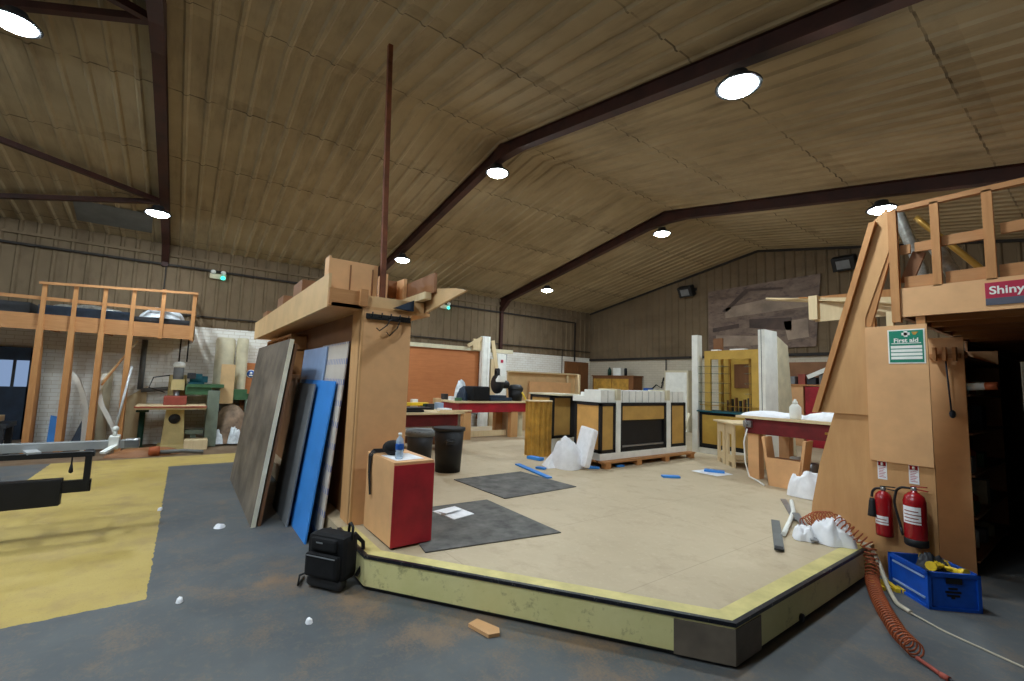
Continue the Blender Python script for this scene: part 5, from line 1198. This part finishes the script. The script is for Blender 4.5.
for k, (u_, v_, z, l) in enumerate(((.27, .24, .23, 'yellow glove on top of the blue crate\'s contents, farthest back'), (.15, .16, .24, 'yellow glove in the blue crate, middle one'), (.12, .28, .22, 'pale yellow glove lying at the right of the blue crate'))):
    p = cr @ Vector((u_, v_, 0)); m = M(); q = Euler((.2, .1, 1.1 * k + .4)).to_matrix().to_4x4()
    g_ = Matrix.Translation((p.x, p.y, z + .03)) @ q
    m.box(-.05, .04, -.035, .035, -.018, .018, mat=g_, bev=.014)
    for j in range(4): m.tube([g_ @ Vector((.03, -.028 + j * .018, 0)), g_ @ Vector((.075, -.03 + j * .02, .012)), g_ @ Vector((.1, -.03 + j * .02, -.006 + .004 * j))], [.011, .011, .008], 7)
    m.tube([g_ @ Vector((-.01, .03, 0)), g_ @ Vector((.025, .062, .01))], [.012, .009], 7); m.tube([g_ @ Vector((-.04, 0, 0)), g_ @ Vector((-.085, 0, .0))], [.03, .036], 10)
    single('work_glove', m, 'yellow', l, 'glove', 'yellow gloves in the crate', (p.x, p.y, z))
p = cr @ Vector((.2, .185, 0)); m = M(); m.heap((p.x, p.y, .03), .14, .14, .24, 71, .6, 6); single('cable_tangle', m, 'dark_grey', 'tangled dark cables filling the blue crate', 'cables', None, (p.x, p.y, .03))

# shelving in the dark below the loft
t = thing('storage_shelving', 'brown shelving unit in the dark under the right loft', 'shelving', (-.95, 6.8, 0))
for y in (5.9, 7.9):
    m = M(); m.box(-1.12, -.86, y, y + .03, 0, 2.16); part('end_panel', m, 'mdf', t)
m = M(); m.box(-1.14, -1.12, 5.9, 7.93, 0, 2.16); part('back_panel', m, 'mdf_dark', t)
for z in (.12, .5, .88, 1.26, 1.62, 1.98):
    m = M(); m.box(-1.12, -.84, 5.93, 7.9, z - .02, z); part('shelf', m, 'mdf_dark', t)
m = M(); m.box(-1.1, -.88, 5.86, 5.9, 1.96, 2.0)
for x in (-1.05, -.98, -.91): m.box(x - .012, x + .012, 5.8, 5.87, 1.93, 2.06)
part('peg_rail', m, 'timber_x', t)
m = M(); m.tube([(-.98, 5.85, 1.97), (-.97, 5.86, 1.7), (-.96, 5.86, 1.45)], .007, 6); m.ball((-.955, 5.87, 1.43), (.025, .02, .04), 8, 6); single('blue_strap', m, 'navy', 'dark strap with blue end hanging on the brown shelving\'s end panel', 'strap', None, (-.97, 5.86, 1.45))
rn = random.Random(5); k = 0
cols = ['cream', 'grey_sheet', 'mdf_pale', 'white', 'brick_red', 'green', 'dark_grey', 'orange']
names = {'cream': 'cream', 'grey_sheet': 'grey', 'mdf_pale': 'tan', 'white': 'white', 'brick_red': 'dull red', 'green': 'green', 'dark_grey': 'dark grey', 'orange': 'orange'}
where = {.12: 'lowest', .5: 'second', .88: 'third', 1.26: 'fourth', 1.62: 'fifth', 1.98: 'top'}
for z in (.12, .5, .88, 1.26, 1.62):
    y = 6.0
    order = cols[:]; rn.shuffle(order)
    for j in range(4):
        w_ = rn.uniform(.14, .26); h = rn.uniform(.1, .26); c = order[j]
        m = M()
        if j % 2 == 0: m.box(-1.08, -.87 + rn.uniform(-.04, .02), y, y + w_, z + .001, z + h, bev=.006); nm, ct = 'stored_box', 'box'
        else: m.lathe([(.001, 0), (w_ * .36, 0), (w_ * .36, h * .8), (w_ * .2, h * .95), (w_ * .2, h), (.001, h)], (-.97, y + w_ / 2, z + .001), 12); nm, ct = 'stored_tin', 'tin'
        single(nm, m, c, '%s %s on the %s shelf from the bottom under the right loft' % (names[c], ct, where[z]), ct, 'boxes and tins on the dark shelving', (-.97, y, z))
        y += w_ + rn.uniform(.1, .2)

m = M(); m.box(-1.14, -1.12, 7.93, 12.95, 0, 2.28); single('light_block_board', m, 'mdf_dark', 'long dark board added under the right loft to keep out lamp light', 'board', None, (-1.13, 10, 0))  # added board, blocks platform lamp light from the space below the loft
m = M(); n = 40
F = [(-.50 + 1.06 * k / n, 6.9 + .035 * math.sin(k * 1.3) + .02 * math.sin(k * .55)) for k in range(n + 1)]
m.prism([(x, y, .0) for x, y in F] + [(x, y + .02, .0) for x, y in F[::-1]], (0, 0, 2.28)); single('shade_sheet', m, 'pitch', 'black hanging sheet added as shade in the opening under the right loft', 'sheet', None, (-.1, 6.9, 0))  # added sheet, its black stands in for deep shade
for x, y, z, w_, h, mt, l in ((-.42, 6.0, 0, .5, 1.95, 'pitch', 'black tall cabinet added to darken the opening under the right loft'),):
    t = thing('shade_cabinet', l, 'cabinet', (x, y, 0)); m = M(); m.box(x - .06, .55, 6.0, 6.22, 0, h, bev=.01); part('body', m, mt, t)  # added near-black box that deepens the shade below the loft
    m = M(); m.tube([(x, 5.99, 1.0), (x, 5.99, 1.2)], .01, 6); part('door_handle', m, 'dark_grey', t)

m = M(); m.tube([(-1.0, 6.0, 1.68), (-.74, 5.97, 1.70)], .035, 12); tb = single('cardboard_tube', m, 'white', 'white tube poking out of the dark shelving under the right loft', 'tube', None, (-.9, 6, 1.68))
m = M(); m.tube([(-.74, 5.97, 1.70), (-.66, 5.96, 1.705)], .036, 12); part('orange_end', m, 'orange', tb)
m = M(); m.heap((-.38, 6.1, 1.951), .12, .08, .14, 81, .6, 5, n=12); single('green_cloth', m, 'grey_green', 'grey-green cloth bundle on top of the added black cabinet under the loft', 'cloth', None, (-.38, 6.1, 1.951))

# ------------------------------------------------------------------ along the gable wall
t = thing('wall_cupboard', 'brown wooden cupboard on the gable wall behind the bar console', 'cupboard', (-10.95, 12.8, 1.3))
m = M(); m.box(-11.85, -9.95, 12.5, 12.98, 0, 1.9); part('carcass', m, 'brown_wood', t)
for x0, x1 in ((-11.78, -10.92), (-10.88, -10.15)):
    m = M(); m.box(x0, x1, 12.48, 12.5, SZ + .1, 1.82); part('door', m, 'gold_dark', t)
m = M(); m.box(-11.87, -9.9, 12.46, 12.98, 1.9, 1.94); part('top', m, 'brown_wood', t)
m = M(); m.box(-10.95, -10.6, 12.6, 12.85, 1.941, 2.22, bev=.01); single('white_box', m, 'white', 'white box on top of the brown cupboard at the gable wall', 'box', None, (-10.8, 12.7, 1.941))
m = M(); m.lathe([(.001, 0), (.07, 0), (.07, .2), (.03, .27), (.03, .3), (.001, .3)], (-11.2, 12.7, 1.941), 12); single('dark_bottle', m, 'dark_green', 'dark bottle on the brown cupboard, left of the white box', 'bottle', None, (-11.2, 12.7, 1.941))
m = M(); m.lathe([(.001, 0), (.05, 0), (.05, .26), (.001, .27)], (-10.45, 12.7, 1.941), 12); single('dark_canister', m, 'black', 'black canister on the brown cupboard, right of the white box', 'canister', None, (-10.45, 12.7, 1.941))
t = thing('metal_cabinet', 'pale grey metal cabinet against the gable wall, left of the white post', 'cabinet', (-8.3, 12.8, 0))
m = M(); m.box(-8.75, -7.9, 12.55, 12.98, 0, 2.12, bev=.008); part('body', m, 'cream', t)
m = M(); m.box(-8.7, -7.95, 12.54, 12.55, .1, 2.06); dr = part('door', m, 'white', t)
m = M(); m.box(-8.06, -8.03, 12.525, 12.54, 1.0, 1.14); part('door_handle', m, 'dark_grey', dr)
t = thing('air_compressor', 'blue motor with black pipes on a stand at the gable wall', 'machine', (-9.3, 12.6, 0))
m = M(); m.box(-9.75, -8.85, 12.42, 12.95, SZ + .9, SZ + .98)
for x in (-9.7, -8.9):
    for y in (12.46, 12.9): m.box(x - .03, x + .03, y - .03, y + .03, 0, SZ + .9)
part('stand', m, 'dark_grey', t)
m = M(); m.lathe([(.001, 0), (.14, 0), (.16, .03), (.16, .3), (.001, .3)], (-9.45, 12.65, 1.23), 14); part('motor', m, 'sign_blue', t)
m = M(); m.lathe([(.001, 0), (.1, 0), (.1, .22), (.05, .27), (.001, .27)], (-9.1, 12.65, 1.23), 12); part('pump', m, 'grey_sheet', t)
m = M(); m.tube([(-9.4, 12.7, 1.45), (-9.2, 12.75, 1.65), (-9.0, 12.75, 1.55), (-8.95, 12.8, 1.9)], .025, 8); part('pipe', m, 'black', t)
t = thing('tool_shelf', 'brown shelf with leaning papers and tools on the gable wall by the plywood', 'shelf', (-4.8, 12.8, 1.7))
m = M(); m.box(-5.35, -3.6, 12.55, 12.98, 1.73, 1.77); part('shelf_board', m, 'timber_x', t)
m = M(); m.box(-5.35, -4.75, 12.6, 12.98, 0, 1.73); part('left_panel', m, 'mdf', t)
m = M(); m.box(-4.7, -3.6, 12.58, 12.98, 0, 1.72); part('red_door', m, 'red_panel', t)
m = M(); m.box(-5.35, -3.6, 12.94, 12.98, 1.77, 2.35); part('back_board', m, 'mdf_dark', t)
m = M(); m.prism([(-5.32, 12.7, 1.771), (-5.2, 12.7, 1.771), (-5.32, 12.75, 2.3), (-5.42, 12.75, 2.3)], (0, .03, 0)); single('leaning_board', m, 'white', 'white board leaning at the left end of the gable tool shelf', 'board', None, (-5.3, 12.7, 1.771))
for k, (x, w_, h, mt, l) in enumerate(((-5.05, .2, .2, 'grey_sheet', 'grey box on the gable tool shelf, beside the white board'), (-4.8, .16, .26, 'brick_red', 'dull red box in the middle of the gable tool shelf'), (-4.58, .2, .18, 'dark_grey', 'dark box on the gable tool shelf, third from left'), (-4.3, .22, .3, 'mid_grey', 'grey box at the right of the gable tool shelf'))):
    m = M(); m.box(x - w_ / 2, x + w_ / 2, 12.65, 12.85, 1.771, 1.771 + h, bev=.01); single('tool_box', m, mt, l, 'box', 'boxes on the gable shelf', (x, 12.75, 1.771))
m = M(); m.beam((-4.65, 12.62, 1.95), (-3.9, 12.62, 2.3), .04, .1); single('level_bar', m, 'white', 'white bar lying slanted on the gable tool shelf', 'bar', None, (-4.5, 12.62, 1.95))

# ------------------------------------------------------------------ camera and picture settings
cam = bpy.data.cameras.new('camera'); co = bpy.data.objects.new('camera', cam); COL.objects.link(co)
yaw, pit, rol = .940315, .092096, .032674
f = Vector((-math.sin(yaw) * math.cos(pit), math.cos(yaw) * math.cos(pit), math.sin(pit)))
r = Vector((math.cos(yaw), math.sin(yaw), 0)); u = r.cross(f)
r2 = math.cos(rol) * r + math.sin(rol) * u; u2 = -math.sin(rol) * r + math.cos(rol) * u
co.matrix_world = Matrix(((r2.x, u2.x, -f.x, 0), (r2.y, u2.y, -f.y, 0), (r2.z, u2.z, -f.z, 1.6), (0, 0, 0, 1)))
cam.sensor_width = 36; cam.lens = 444.86 * 36 / 1024; cam.clip_start = .05
scene.camera = co
w = bpy.data.worlds.new('world'); scene.world = w; w.use_nodes = True
w.node_tree.nodes['Background'].inputs[0].default_value = (.5, .6, .8, 1); w.node_tree.nodes['Background'].inputs[1].default_value = .02
vs = scene.view_settings
vs.view_transform = 'Standard'; vs.look = 'None'; vs.gamma = 1; vs.use_curve_mapping = False
vs.exposure = 0.32
scene.cycles.use_denoising = True
scene.cycles.max_bounces = 10; scene.cycles.diffuse_bounces = 6
scene.cycles.sample_clamp_indirect = 8
